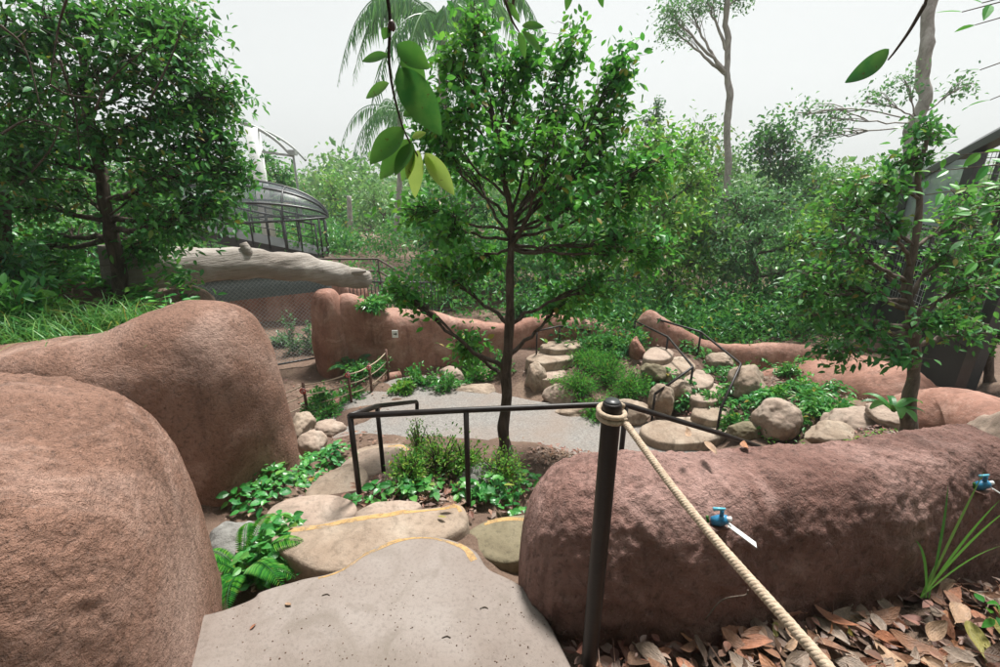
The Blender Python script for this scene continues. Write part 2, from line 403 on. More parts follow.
def onground(px, py):
    """the place where the line of sight through a pixel meets the ground"""
    d = ray(px, py); t = np.linspace(.6, 30, 900) / d[1]
    P = EYE + d * t[:, None]; k = np.argmax(P[:, 2] < gh(P[:, 0], P[:, 1])); return P[k]

def seg(a, b, n): return np.linspace(a, b, n, endpoint=False)
xs = np.concatenate((-np.geomspace(700, 12, 16), seg(-11, -6, 18), seg(-6, 7, 120), seg(7, 12, 18), np.geomspace(12, 700, 16)))
ys = np.concatenate((-np.geomspace(700, 5, 14), seg(-4.5, 0, 14), seg(0, 11, 110), seg(11, 20, 24), np.geomspace(20, 900, 18)))
X, Y = np.meshgrid(xs, ys); xf, yf = X.ravel(), Y.ravel(); Z = gh(xf, yf)
Z = Z + .035 * fbm(np.stack((xf * 2.2, yf * 2.2, xf * 0), 1), 3, 5) * (np.hypot(xf, yf) < 40)
nx, ny = len(xs), len(ys)
i = (np.arange(ny - 1)[:, None] * nx + np.arange(nx - 1)[None, :]).ravel()
tb = MB(); tb.add(np.stack((xf, yf, Z - .03), 1), np.stack((i, i + 1, i + nx + 1, i + nx), 1))
tag(tb.build('ground', M['soil'], origin=(0, 0, 0)), kind='structure', label='dark brown soil under the plants and rocks')

# ------------------------------------------------------------------ sheets, stones, rocks, walls
def slab(mb, outline, zt, th=.15, bev=.02, n=90, wob=.0, seed=0, dome=.0):
    """a flat stone: closed outline of (x, y), rounded rim, gently uneven top"""
    P = np.asarray(outline, float)[:, :2]; P = np.vstack((P, P[:1]))
    Q = smooth_closed(P, n); c = Q.mean(0)
    rings = []
    for f, dz in ((1.03, -th), (1.0, -bev * 1.4), (.985, -bev * .4), (.955, 0), (.8, dome * .4), (.6, dome * .7), (.4, dome), (.2, dome)):
        rings.append(np.column_stack((c + (Q - c) * f, np.full(len(Q), zt + dz))))
    V = np.concatenate(rings + [np.array([[c[0], c[1], zt + dome]])])
    V[:, 2] += wob * fbm(V * 5, 3, seed)
    m = len(Q); j = np.arange(m); j2 = (j + 1) % m; F_ = []
    for r in range(len(rings) - 1): F_.append(np.stack((r * m + j, r * m + j2, (r + 1) * m + j2, (r + 1) * m + j), 1))
    k = len(rings) - 1
    mb.add(V, np.concatenate(F_)); mb.q.append(np.stack((k * m + j, k * m + j2, np.full(m, len(V) - 1)), 1) + mb.n - len(V))
    return mb
def smooth_closed(P, n):
    P = P[:-1]; k = len(P); out = []
    for t in np.linspace(0, k, n, endpoint=False):
        i = int(t); f = t - i; a, b, c, d = P[(i - 1) % k], P[i % k], P[(i + 1) % k], P[(i + 2) % k]
        out.append(.5 * (2 * b + (c - a) * f + (2 * a - 5 * b + 4 * c - d) * f * f + (3 * b - a - 3 * c + d) * f ** 3))
    return np.array(out)
def pxo(pts, z): return [atz(a, b, z)[:2] for a, b in pts]
from mathutils.bvhtree import BVHTree
def bvh(mb):
    return BVHTree.FromPolygons([Vector(v) for v in mb.verts()], [f.tolist() for q in mb.q for f in q])
def drop(bv, x, y, z, lift):
    h = bv.ray_cast(Vector((x, y, z + .5)), Vector((0, 0, -1))); return (h[0].z if h[0] is not None else z) + lift
def ribbon(mb, pts, z, w, lift=.0012, on=None):
    """a painted band laid along a curve on a flat tread, ends tapered"""
    Q = smooth_path(np.asarray(pts, float)[:, :2], 60); T = np.gradient(Q, axis=0); T = unit(T); S = np.column_stack((-T[:, 1], T[:, 0]))
    ww = w * (.55 + .1 * vnoise(np.column_stack((Q * 22, Q[:, :1] * 0)), 3))[:, None]
    L = np.column_stack((Q + S * ww, np.full(len(Q), z + lift))); Rr = np.column_stack((Q - S * ww, np.full(len(Q), z + lift)))
    m = len(Q); V = np.concatenate((L, (L + Rr) / 2, Rr)); j = np.arange(m - 1)
    if on is not None: bv = bvh(on); V[:, 2] = [drop(bv, a[0], a[1], z, lift) for a in V]
    mb.add(V, np.concatenate((np.stack((j, j + m, j + m + 1, j + 1), 1), np.stack((j + m, j + 2 * m, j + 2 * m + 1, j + m + 1), 1)))); return mb

_ico = {}
def ico(sub):
    if sub not in _ico:
        bm = bmesh.new(); bmesh.ops.create_icosphere(bm, subdivisions=sub, radius=1)
        bm.verts.ensure_lookup_table()
        _ico[sub] = (np.array([v.co[:] for v in bm.verts]), np.array([[v.index for v in f.verts] for f in bm.faces])); bm.free()
    return _ico[sub]
def rock(mb, c, r, seed=0, facets=9, amp=.12, sub=5, rz=0.0, flat=.0):
    V, Fc = ico(sub); rg = np.random.default_rng(seed)
    d = np.ones(len(V))
    for _ in range(facets):                       # broad chipped faces
        nrm = unit(rg.normal(size=3) * np.array((1, 1, .8))); h = rg.uniform(.62, .92)
        dt = V @ nrm; lim = h / np.maximum(dt, 1e-3); d = np.where(dt > 0, -np.log(np.exp(-22 * d) + np.exp(-22 * np.minimum(lim, 4))) / 22, d)
    d = d * (1 + amp * fbm(V * 1.6 + seed * 3.1, 3, seed) + amp * .25 * fbm(V * 7 + seed, 3, seed + 9))
    P = V * d[:, None] * np.asarray(r)
    ca, sa = math.cos(rz), math.sin(rz); P = np.column_stack((P[:, 0] * ca - P[:, 1] * sa, P[:, 0] * sa + P[:, 1] * ca, P[:, 2]))
    mb.add(P + np.asarray(c), Fc); return mb
def put_rock(px, py, z, rx, ry, rz, label, mat, seed, group='boulders beside the steps', name='boulder', cat='boulder', rot=0., Y=None, amp=.12, facets=9):
    """visible middle of the boulder at the pixel, half sizes in metres"""
    p = atz(px, py, z) if Y is None else at(px, py, Y)
    p[2] -= .15 * rz
    b = MB(); rock(b, p, (rx, ry, rz), seed, facets + 3, amp, 5, rot)
    return tag(b.build(name, M[mat]), label, cat, group)

def loaf(mb, path, zb, n=160, m=64, p=3.2, amp=.04, fr=1.6, seed=1, caps=(1, 1), fine=.006, lean=0.0, flare=.0, capn=2.6):
    """a swelling concrete wall: rows of (x, y, z_top, half_width)"""
    Q = smooth_path(path, n); XY = Q[:, :2]
    s = np.concatenate(([0], np.cumsum(np.linalg.norm(np.diff(XY, axis=0), axis=1)))); Ltot = s[-1]
    T = unit(np.gradient(XY, axis=0)); S = np.column_stack((T[:, 1], -T[:, 0]))
    # more rings toward rounded ends
    ph = np.linspace(0, np.pi, m); cx = np.sign(np.cos(ph)) * np.abs(np.cos(ph)) ** (2 / p); sz = np.abs(np.sin(ph)) ** (2 / p)
    cx = cx * (1 + flare * (1 - sz) ** 2)
    rows = []
    for i in range(n):
        w = Q[i, 3]; f = 1.0
        for cflag, dist in ((caps[0], s[i]), (caps[1], Ltot - s[i])):
            if cflag and dist < w: q = 1 - dist / w; f = min(f, max(1 - q ** capn, 0.0) ** (1 / capn))
        h = (Q[i, 2] - zb) * (f ** .55 if f > 0 else 0)
        wf = w * max(f, .004)
        rows.append(np.column_stack((XY[i, 0] + S[i, 0] * (cx * wf + lean * sz), XY[i, 1] + S[i, 1] * (cx * wf + lean * sz), zb + h * sz)))
    V = np.concatenate(rows)
    core = np.repeat(np.column_stack((XY, np.full(n, zb) + (Q[:, 2] - zb) * .45)), m, 0)
    D = unit(V - core)
    disp = amp * fbm(V * fr, 3, seed) + fine * fbm(V * 22, 4, seed + 7, .6)
    V = V + D * disp[:, None]
    i = np.arange(n - 1)[:, None] * m; j = np.arange(m - 1)[None, :]
    mb.add(V, np.stack((i + j, i + m + j, i + m + j + 1, i + j + 1), -1).reshape(-1, 4)); return mb

# ------------------------------------------------------------------ gravel path and paved landing
b = MB(); slab(b, pxo([(296, 446), (318, 422), (340, 405), (365, 390), (392, 379), (430, 375), (470, 384), (505, 394), (545, 402), (590, 410), (640, 420), (690, 432), (690, 458), (600, 475), (510, 470), (430, 462), (350, 468), (305, 470)], G), G, .2, .01, 140, .006, 3)
tag(b.build('gravel_path', M['gravel']), kind='structure', label='pale grey gravel path below the steps')
b = MB()
K = [atz(a, c, G + .06) for a, c in ((290, 432), (315, 413), (340, 397), (365, 384), (385, 376), (400, 372))]
tube(b, smooth_path([(p[0], p[1], G + .01) for p in K], 50), .085, 10)
b.v = [v + np.column_stack((0 * v[:, 0], 0 * v[:, 0], .03 * fbm(v * 4, 2, 3))) for v in b.v]
tag(b.build('kerb', M['shotcrete_far']), kind='structure', label='red brown kerb between gravel path and rope fence')
b = MB()
land = pxo([(222, 607), (262, 588), (300, 577), (338, 567), (372, 545), (408, 533), (444, 534), (474, 546), (490, 566), (500, 600), (520, 640)], 0)
land = land[:-2] + [(.12, 1.42), (.25, 1.12), (.36, .75), (.5, -.5), (.5, -2.2), (-2.2, -2.2), (-2.4, -.5), (-1.9, 1.0)]
slab(b, land, 0, .3, .02, 200, .004, 2)
land_mb = b; land_bv = bvh(b); lo = b.build('pavement', M['pavement']); tag(lo, kind='structure', label='pale grey brown concrete landing at the top of the steps')
b = MB(); ribbon(b, pxo([(318, 577), (340, 569), (373, 549), (408, 537), (440, 537.5), (464, 547), (474, 560)], 0),   .004, .027, on=land_mb)
tag(b.build('painted_edge', M['yellow_paint'], parent=lo))

# ------------------------------------------------------------------ stepping stones going down
STONES = [
 ('wide pink brown stepping stone with a yellow painted edge just below the landing', [(268, 533), (318, 521), (380, 514), (432, 507), (458, 502), (468, 511), (462, 527), (420, 548), (338, 572), (285, 556)], -.18, 'stone_tan', [(286, 531), (330, 524), (385, 517), (432, 509), (456, 505), (462, 510)]),
 ('olive brown stone with a short yellow edge against the right hand rock wall', [(462, 542), (478, 524), (505, 516), (540, 516), (540, 550), (500, 562)], -.3, 'stone_olive', [(484, 523.5), (503, 519.5), (534, 519.5)]),
 ('flat tan stepping stone left of the path with a grey rim, third tread down', [(265, 515), (285, 500), (325, 495), (352, 500), (356, 512), (335, 522), (280, 530)], -.4, 'stone_pink', None),
 ('small flat stone tucked among creeping leaves below the railing', [(354, 514), (376, 502), (405, 500), (422, 506), (405, 516), (370, 521)], -.42, 'stone_pink', None),
 ('large pale tan stepping stone left of the first railing post', [(305, 499), (312, 482), (335, 468), (355, 463), (368, 474), (358, 493), (338, 504)], -.75, 'stone_tan', None),
 ('pale stepping stone beside the boulder with the railing post standing behind', [(338, 470), (352, 455), (380, 447), (402, 448), (398, 464), (372, 476), (350, 482)], -1.15, 'stone_pink', None),
 ('lowest stepping stone at the edge of the gravel path', [(346, 456), (366, 446), (398, 443), (412, 450), (400, 460), (362, 464)], -1.55, 'stone_tan', [(388, 447), (401, 446), (409, 450)]),
]
for k, (lab, o, z, mt, ye) in enumerate(STONES):
    b = MB(); slab(b, pxo(o, z), z, .28, .03, 80, .012, k, .004); sb_ = b; s = b.build('stepping_stone', M[mt])
    tag(s, lab, 'stepping stone', 'stone steps down from the landing')
    if ye: b = MB(); ribbon(b, pxo(ye, z), z, .028 if k else .032, on=sb_); b.build('painted_edge', M['yellow_paint'], parent=s)

UPST = [
 ('broad flat tan stone at the foot of the far stairs', [(640, 430), (652, 421), (690, 416), (718, 420), (735, 432), (700, 442), (660, 442)], -1.98, 'stone_tan'),
 ('rounded pale stone, second tread of the far stairs', [(692, 413), (700, 402), (718, 399), (732, 405), (733, 416), (712, 420)], -1.86, 'stone_tan'),
 ('flat grey tan stone, third tread of the far stairs', [(690, 397), (698, 385), (716, 383), (727, 391), (722, 399), (704, 402)], -1.75, 'stone_pink'),
 ('wide flat stone, fourth tread of the far stairs', [(675, 380), (684, 371), (702, 370), (714, 378), (708, 386), (690, 387)], -1.66, 'stone_pink'),
 ('long flat stone, fifth tread of the far stairs', [(660, 366), (670, 358), (686, 357), (696, 365), (688, 372), (670, 373)], -1.58, 'stone_tan'),
 ('topmost pale tread of the far stairs', [(643, 356), (650, 348), (664, 347), (674, 352), (668, 359), (652, 360)], -1.48, 'stone_pink'),
]
for k, (lab, o, z, mt) in enumerate(UPST):
    b = MB(); slab(b, pxo(o, z), z, .22, .03, 60, .012, k + 20, .01)
    tag(b.build('stepping_stone', M[mt]), lab, 'stepping stone', 'stone stairs beyond the gravel path')
FARST = [
 ('pale flat stone of the winding steps, seen just left of the tufted grass mound', [(530, 376), (540, 368), (560, 367), (566, 374), (550, 380)], -1.9, 'stone_pink'),
 ('flat tan stone of the winding steps behind the slender tree trunk', [(526, 358), (545, 350), (568, 351), (572, 358), (545, 363)], -1.72, 'stone_tan'),
 ('highest pale stone of the winding steps below the red wall', [(540, 346), (556, 340), (580, 341), (582, 347), (556, 350)], -1.6, 'stone_tan'),
]
for k, (lab, o, z, mt) in enumerate(FARST):
    b = MB(); slab(b, pxo(o, z), z, .2, .03, 50, .012, k + 40, .01)
    tag(b.build('stepping_stone', M[mt]), lab, 'stepping stone', 'winding steps behind the slender tree')

# ------------------------------------------------------------------ sprayed concrete walls
def wall(name, label, path, zb, mat, group='rounded artificial rock walls', **k):
    b = MB(); loaf(b, path, zb, **k); return tag(b.build(name, M[mat]), label, 'rock wall', group)
wall('rock_wall', 'big rounded red brown rock wall end filling the lower left corner', [(-5, -.1, .74, 1.1), (-3.2, .68, .86, .98), (-2.3, .98, .92, .82), (-1.62, 1.13, .94, .66), (-1.16, 1.33, .85, .58)], -.3, 'shotcrete', p=4.6, capn=3.6, amp=.026, seed=3, n=240, m=140, fine=.009, flare=.1)
wall('rock_wall', 'long red brown rock wall with grass growing over its top and a smooth rounded end', [(-8, 2.8, .5, .42), (-5, 2.75, .48, .42), (-3.8, 2.78, .46, .42), (-3.15, 2.86, .5, .44), (-2.67, 3.0, .57, .46), (-2.32, 3.28, .68, .46), (-2.3, 3.75, .62, .4)], -1.6, 'shotcrete', p=4.2, capn=3.2, amp=.05, seed=8, n=240, m=120, fine=.004)
front_wall = wall('rock_wall', 'low dark pink rock wall in front on the right with two blue fittings', [(.08, 1.56, .44, .33), (.5, 1.56, .49, .34), (1.1, 1.6, .48, .32), (1.75, 1.76, .47, .29), (2.15, 1.88, .45, .28), (2.62, 1.98, .4, .26)], -.5, 'shotcrete_pink', p=3.1, amp=.03, seed=12, n=280, m=140, fine=.01, flare=.05, caps=(1, 1))
pw = lambda px, py, Y: at(px, py, Y)
def pwall(pts, w): return [(*at(px, py, Y)[:2], at(px, py, Y)[2], w if np.isscalar(w) else w[i]) for i, (px, py, Y) in enumerate(pts)]
backwall = wall('rock_wall', 'red brown rock wall across the far side of the path carrying a small white sign', pwall([(325, 300, 8.6), (352, 297, 8.75), (385, 311, 8.8), (430, 315, 9.0), (470, 318, 9.1), (510, 322, 9.2), (560, 316, 9.3), (600, 322, 9.3), (640, 330, 9.4)], .35), -2.6, 'shotcrete_far', p=4, amp=.09, fr=1.2, seed=17, fine=.004)
wall('rock_wall', 'greyish brown rock pillar beside the netting under the fallen log', [(*at(313, 292, 8.2)[:2], -.45, .3), (*at(325, 290, 8.5)[:2], -.42, .33), (*at(338, 290, 8.8)[:2], -.42, .3)], -2.6, 'shotcrete_far', p=4, amp=.06, fr=1.4, seed=21, n=100)
wall('rock_wall', 'low undulating red brown ridge running behind the far stairs to the right', pwall([(632, 322, 9.1), (650, 309, 9.0), (675, 324, 8.8), (705, 340, 8.6), (740, 345, 8.4), (790, 344, 8.2), (830, 350, 7.9), (880, 358, 7.4), (930, 375, 6.6)], [.2, .3, .3, .28, .28, .3, .35, .4, .4]), -2.4, 'shotcrete_far', p=2.6, amp=.05, seed=25, n=200, fine=.004)
wall('rock_wall', 'broad smooth red rock slope between the ridge and the gnarled right tree', pwall([(755, 372, 7.9), (800, 364, 7.5), (850, 362, 7.0), (900, 370, 6.4), (945, 388, 5.8)], [.35, .6, .75, .75, .6]), -2.4, 'shotcrete_far', p=2.3, amp=.05, seed=29, n=140, fine=.004)
wall('rock_wall', 'dark red earth mound behind the gnarled right tree at the right edge', pwall([(900, 405, 5.2), (930, 395, 5.2), (970, 393, 5.0), (1020, 405, 4.6), (1080, 410, 4.2)], [.4, .55, .6, .6, .5]), -1.6, 'shotcrete_far', p=2.2, amp=.04, seed=31, n=140, fine=.005)

# ------------------------------------------------------------------ boulders
put_rock(238, 545, -.42, .2, .17, .17, 'smooth pale grey boulder between the two left rock walls', 'stone_grey', 3, facets=4)
put_rock(312, 446, -1.35, .2, .2, .2, 'pinkish boulder at the foot of the left rock wall end', 'stone_pink', 5)
put_rock(300, 425, -1.6, .2, .26, .26, 'tan boulder behind the pinkish one beside the left rock wall', 'stone_tan', 6)
put_rock(330, 428, -1.85, .24, .2, .15, 'low pale boulder at the left edge of the gravel path', 'stone_pink', 8)
put_rock(395, 477, -1.0, .2, .17, .13, 'low brown boulder beside the first railing post', 'stone_pink', 11, facets=5)
put_rock(484, 484, -.62, .235, .18, .17, 'mottled grey boulder behind the middle railing post', 'stone_grey', 14, facets=6)
put_rock(452, 373, G + .1, .3, .25, .2, 'pointed pinkish boulder in the plants under the red wall', 'stone_pink', 16)
put_rock(478, 389, G, .42, .25, .1, 'flat pale yellowish rock at the edge of the gravel left of the trunk', 'stone_tan', 18)
put_rock(535, 376, G + .2, .22, .25, .32, 'upright slab of rock leaning by the tufted grass', 'stone_tan', 19)
put_rock(560, 394, G + .06, .3, .26, .2, 'rounded pale boulder at the foot of the tufted grass mound', 'stone_pink', 22, facets=5)
put_rock(582, 412, G, .42, .22, .13, 'angular flat tan rock lying on the gravel', 'stone_tan', 23)
put_rock(632, 412, G + .1, .38, .3, .24, 'broad tan boulder behind the rope post', 'stone_tan', 25)
put_rock(662, 398, -1.75, .24, .24, .3, 'tall tan boulder left of the far stairs handrail', 'stone_tan', 27)
put_rock(678, 389, -1.7, .2, .2, .24, 'tan boulder beneath the left handrail of the far stairs', 'stone_tan', 28)
put_rock(655, 372, -1.65, .3, .25, .22, 'mossy brown boulder beside the upper far stairs', 'stone_olive', 29)
put_rock(637, 350, -1.5, .16, .18, .3, 'upright red brown stone by the top of the far stairs', 'shotcrete_far', 30)
put_rock(748, 381, -1.55, .4, .3, .3, 'large angular tan boulder right of the far stairs', 'stone_tan', 33, rot=.5)
put_rock(720, 360, -1.6, .28, .22, .16, 'small round tan boulder inside the upper handrail', 'stone_tan', 34)
put_rock(777, 417, -1.5, .33, .28, .29, 'smooth egg shaped pale boulder right of the far stairs', 'stone_pink', 36, facets=4)
put_rock(745, 430, -1.75, .23, .2, .15, 'small golden brown boulder just above the right rock wall', 'stone_olive', 37)
put_rock(852, 424, -1.35, .42, .34, .25, 'wide pale brown boulder left of the gnarled right tree', 'stone_pink', 39, facets=6)
put_rock(836, 436, -1.3, .35, .3, .16, 'low brown boulder in front of the wide pale one', 'stone_tan', 40)
put_rock(885, 415, -1.1, .2, .25, .12, 'small flat pale rock against the gnarled right trunk', 'stone_pink', 41)

put_rock(1003, 462, -.15, .3, .3, .42, 'pinkish boulder just beyond the right end of the right rock wall', 'stone_pink', 44, Y=2.55)
# ------------------------------------------------------------------ railings
def railing(label, rails, posts, r=.019, group='dark metal handrails', mat='black_paint'):
    """rails: polylines of points; posts: (top, foot)"""
    base = posts[0][1]; t = thing('handrail', base, label, 'handrail', group)
    for P in rails: b = MB(); polytube(b, P, r); b.build('rail', M[mat], t)
    for a, c in posts: b = MB(); tube(b, np.array([a, c]), r * .92, 10); b.build('post', M[mat], t)
    return t
def polytube(b, P, r, fil=.05):
    P = [np.asarray(p, float) for p in P]; out = [P[0]]
    for i in range(1, len(P) - 1):
        u = unit(P[i - 1] - P[i]); w = unit(P[i + 1] - P[i]); f = min(fil, .3 * np.linalg.norm(P[i - 1] - P[i]), .3 * np.linalg.norm(P[i + 1] - P[i]))
        a, c = P[i] + u * f, P[i] + w * f
        for s in np.linspace(0, 1, 6): out.append((1 - s) ** 2 * a + 2 * s * (1 - s) * P[i] + s * s * c)
    out.append(P[-1]); tube(b, np.array(out), r, 10)
def vert(p, pxf, pyf):
    """foot of an upright post: straight under p, as low as the pixel row"""
    d = ray(pxf, pyf); z = EYE[2] + d[2] / d[1] * p[1]; return np.array((p[0], p[1], z - .04))
def arm(px, py, Y): return at(px, py, Y)
a0 = at(350, 416, 2.5); a1 = at(466, 410, 2.56); a2 = at(603, 404.5, 2.64); a3 = at(626, 405, 2.7); a4 = at(722, 434, 3.1); a5 = at(760, 447, 3.3)
b1 = at(377, 406, 3.25); b2 = at(417, 401.5, 4.0); b3 = at(417, 413, 4.02)
railing('black metal handrail along the steps down from the landing',
        [[a0, a1, a2, a3, a4, a5], [a0, b1, b2, b3]],
        [(a0, vert(a0, 359, 488)), (a1, vert(a1, 470, 517)), (b1, vert(b1, 384, 468)), (a3, vert(a3, 620, 520)), (a5, vert(a5, 750, 500))], .0195)
def fr(px, py, Y, h): p = at(px, py, Y); return p, np.array((p[0], p[1], p[2] - h))
R1 = [at(643, 315, 9.0), at(701, 332, 8.3), at(741, 364, 6.9), at(721, 408, 5.9)]
railing('thin dark handrail along the right side of the far stairs', [R1], [(p, p - np.array((0, 0, h))) for p, h in zip(R1, (.75, .8, .75, .6))], .021)
R2 = [at(635, 321, 8.9), at(668, 337, 8.1), at(693, 367, 6.9), at(655, 394, 6.4)]
railing('thin dark handrail along the left side of the far stairs', [R2], [(p, p - np.array((0, 0, h))) for p, h in zip(R2, (.75, .8, .75, .6))], .021)
R3 = [at(537, 331, 8.4), at(560, 326, 8.8), at(590, 331, 9.0)]
railing('faint dark handrail among the leaves behind the slender tree', [R3], [(p, p - np.array((0, 0, .7))) for p in R3], .018)
# bridge rail beyond the log
R4 = [at(285, 262, 12), at(318, 259, 12.4), at(378, 259, 13), at(398, 271, 12.2), at(430, 296, 11.2)]
railing('brown rail of the upper walkway seen above the fallen log', [R4, [p - np.array((0, 0, .35)) for p in R4]], [(p, p - np.array((0, 0, 1.0))) for p in R4[1:4]], .03, 'upper walkway rails', 'wood_dark')
# black upright bar fence behind the red wall
t = thing('bar_fence', at(372, 310, 9.9), 'dark upright bar fence standing above the red wall at the far side', 'fence')
F0, F1 = at(352, 312, 10.0), at(452, 312, 10.6)
b = MB(); up = np.array((0, 0, 1.0))
for h in (.05, .72): tube(b, np.array([F0 + up * h, F1 + up * h]), .02, 6)
b.build('rail', M['dark_metal'], t)
b = MB()
for s in np.linspace(0, 1, 30): p = F0 + (F1 - F0) * s; tube(b, np.array([p, p + up * .82]), .011, 5)
b.build('bars', M['dark_metal'], t)

# ------------------------------------------------------------------ rope post in front
ptop = at(612.5, 402, 1.13); pft = np.array((ptop[0], ptop[1], -.1))
t = thing('rope_post', pft, 'thick black metal post before the right rock wall with rope tied round its top', 'post')
b = MB(); rr = .0272
prof = [(0, rr), (.02, rr), (.6, rr), (ptop[2] + .1 - .012, rr), (ptop[2] + .1 - .004, rr * .97), (ptop[2] + .1, rr * .85)]
tube(b, np.array([pft + up * z for z, _ in prof]), [r for _, r in prof], 24); b.build('shaft', M['black_paint'], t)
b = MB(); tube(b, np.array([pft + up * (ptop[2] + .1 - .003), pft + up * (ptop[2] + .1 + .006)]), [rr * .86, rr * .7], 24); b.build('cap', M['dark_metal'], t)
zt = ptop[2]
q1 = at(838, 678, .45); q0 = np.array((ptop[0] + .028, ptop[1] - .02, zt - .045)); q2 = q1 + (q1 - q0) * .35
def twisted(b, P, r, n=14, strands=3, turns=30):
    P = smooth_path(P, max(len(P) * 2, turns * 8)); T = unit(np.gradient(P, axis=0)); u = unit(np.cross(T, up)); w = np.cross(u, T)
    P = P + .0016 * np.column_stack([vnoise(P * 9 + 7 * k_, k_) for k_ in (1, 2, 3)])
    ph = np.linspace(0, turns * 2 * np.pi, len(P)) + 1.2 * vnoise(P * 6, 8)
    for k in range(strands):
        a = ph + k * 2 * np.pi / strands
        tube(b, P + (np.cos(a)[:, None] * u + np.sin(a)[:, None] * w) * r * .42, r * .62, 8)
b = MB(); mid = (q0 + q1) / 2 - up * .02
twisted(b, np.array([q0, mid, q1, q2]), .0096, turns=48)
zz = []
for a in np.linspace(.3, .3 + 2 * np.pi * 2.05, 40): zz.append((ptop[0] + math.cos(a) * .037, ptop[1] + math.sin(a) * .037, zt - .018 - .035 * (a / 13)))
tube(b, np.array(zz), .0075, 8); tube(b, smooth_path([zz[-1], (ptop[0] + .03, ptop[1] - .035, zt - .04), q0], 8), .009, 8)
ro = b.build('rope', M['rope']); tag(ro, 'beige twisted rope running from the black post down toward the viewer', 'rope')

# ------------------------------------------------------------------ blue fittings on the right wall
def fitting(p, yaw, label):
    p = np.asarray(p, float); t = thing('hose_fitting', p, label, 'hose fitting', 'blue fittings with white tags')
    ca, sa = math.cos(yaw), math.sin(yaw)
    def w(x, y, z):
        x, y, z = 1.3 * x, 1.3 * y, 1.3 * z; return p + np.array((x * ca - y * sa, x * sa + y * ca, z))
    b = MB(); bar(b, w(-.03, -.03, -.028), w(.03, -.005, -.028), .045, .006); b.build('bracket', M['rust_paint'], t)
    b = MB(); tube(b, [w(-.02, -.01, -.02), w(-.006, -.016, -.012), w(.006, -.02, -.004), w(.014, -.024, .002)], [.016, .02, .019, .014], 12)
    tube(b, [w(0, -.018, 0), w(-.002, -.018, .028)], [.008, .007], 10); b.build('body', M['blue_plastic'], t)
    b = MB(); tube(b, [w(-.026, -.018, .028), w(.006, -.018, .031)], [.007, .004], 10); b.build('lever', M['blue_light'], t)
    b = MB(); tube(b, [w(.012, -.022, 0), w(.024, -.026, .006)], [.009, .008], 10); b.build('nozzle', M['white_plate'], t)
    b = MB(); bar(b, w(.014, -.03, -.01), w(.088, -.052, -.055), .027, .003); b.build('tag', M['white_plate'], t)
    b = MB(); tube(b, [w(-.034, -.02, -.016), w(-.04, -.02, .004)], [.005, .005], 8); b.build('cap', M['leaf_hang_dark'], t)
FIT = [(718, 515, 1.235, -.1, 'blue hose fitting with white tag on the wall face beside the rope'), (976, 481, 1.66, .1, 'blue hose fitting with white tag at the right end of the wall')]
def wall_hit(o, px, py):
    bv = BVHTree.FromPolygons([v.co + o.location for v in o.data.vertices], [p.vertices[:] for p in o.data.polygons]); h = bv.ray_cast(Vector(EYE), Vector(ray(px, py)).normalized())
    return np.array(h[0]) if h[0] is not None else at(px, py, 1.6)
for px, py, Yy, yw, lab in FIT: fitting(wall_hit(front_wall, px, py) + np.array((0, -.005, .012)), yw, lab)

# ------------------------------------------------------------------ small white sign on the far wall
p = at(395, 334, 8.36); t = thing('wall_sign', p, 'small white sign with a black arrow on the far red wall', 'sign')
b = MB(); box(b, p, (.115, .012, .15)); b.build('plate', M['white_plate'], t)
b = MB(); bar(b, p + np.array((-.03, -.009, 0)), p + np.array((.02, -.009, 0)), .004, .022)
b.add([p + np.array(v) for v in ((.015, -.009, .035), (.045, -.009, 0), (.015, -.009, -.035), (.015, -.006, .035), (.045, -.006, 0), (.015, -.006, -.035))], [(0, 2, 1), (3, 4, 5), (0, 1, 4, 3), (1, 2, 5, 4), (2, 0, 3, 5)])
b.build('arrow', M['ink'], t, smooth=False)
# ------------------------------------------------------------------ rope fence
t = thing('rope_fence', at(300, 405, 6.9), 'low rope fence with red brown posts left of the gravel path', 'fence')
FP = [(303, 384, 404, 6.7), (348, 373, 399, 7.1), (369, 365, 388, 7.5), (386, 351, 373, 8.0)]
tops = []
FP0 = [(270, 395, 422, 6.3)] + FP
for px, y0, y1, Yy in FP0:
    a = at(px, y0, Yy); c = vert(a, px, y1); tops.append((a, c)); b = MB(); tube(b, np.array([a + up * .03, c - up * .1]), .024, 10); b.build('post', M['rust_paint'], t)
for h in (.02, .2, .38):
    b = MB(); P = []
    for i in range(len(tops) - 1):
        a, c = tops[i][0] - up * h, tops[i + 1][0] - up * h
        for s in np.linspace(0, 1, 8, endpoint=False): P.append(a + (c - a) * s - up * .03 * 4 * s * (1 - s))
    P.append(tops[-1][0] - up * h); tube(b, np.array(P), .011, 6); b.build('rope', M['rope'], t)
def roundsign(p, r, label):
    s = thing('warning_disc', p, label, 'sign', 'warning signs on the rope fence')
    b = MB(); tube(b, np.array([p + np.array((0, .008, 0)), p]), r * 1.25, 4); b.build('plate', M['rust_paint'], s, smooth=False)
    b = MB(); tube(b, np.array([p - np.array((0, .002, 0)), p - np.array((0, .006, 0))]), r, 20); b.build('disc', M['white_plate'], s)
    b = MB(); a = np.linspace(0, 2 * np.pi, 25); tube(b, [p + np.array((math.cos(x) * r * .82, -.008, math.sin(x) * r * .82)) for x in a], r * .16, 6)
    tube(b, [p + np.array((-r * .55, -.008, r * .55)), p + np.array((r * .55, -.008, -r * .55))], r * .13, 6); b.build('ring', M['red_paint'], s)
    b = MB(); bar(b, p + np.array((0, -.0075, -r * .45)), p + np.array((0, -.0075, r * .45)), r * .25, .003); b.build('pictogram', M['ink'], s)
roundsign(at(303, 391, 6.66), .055, 'round red and white prohibition sign on the nearest rope fence post')
roundsign(at(347.5, 375, 7.05), .045, 'small disc sign on the second rope fence post')
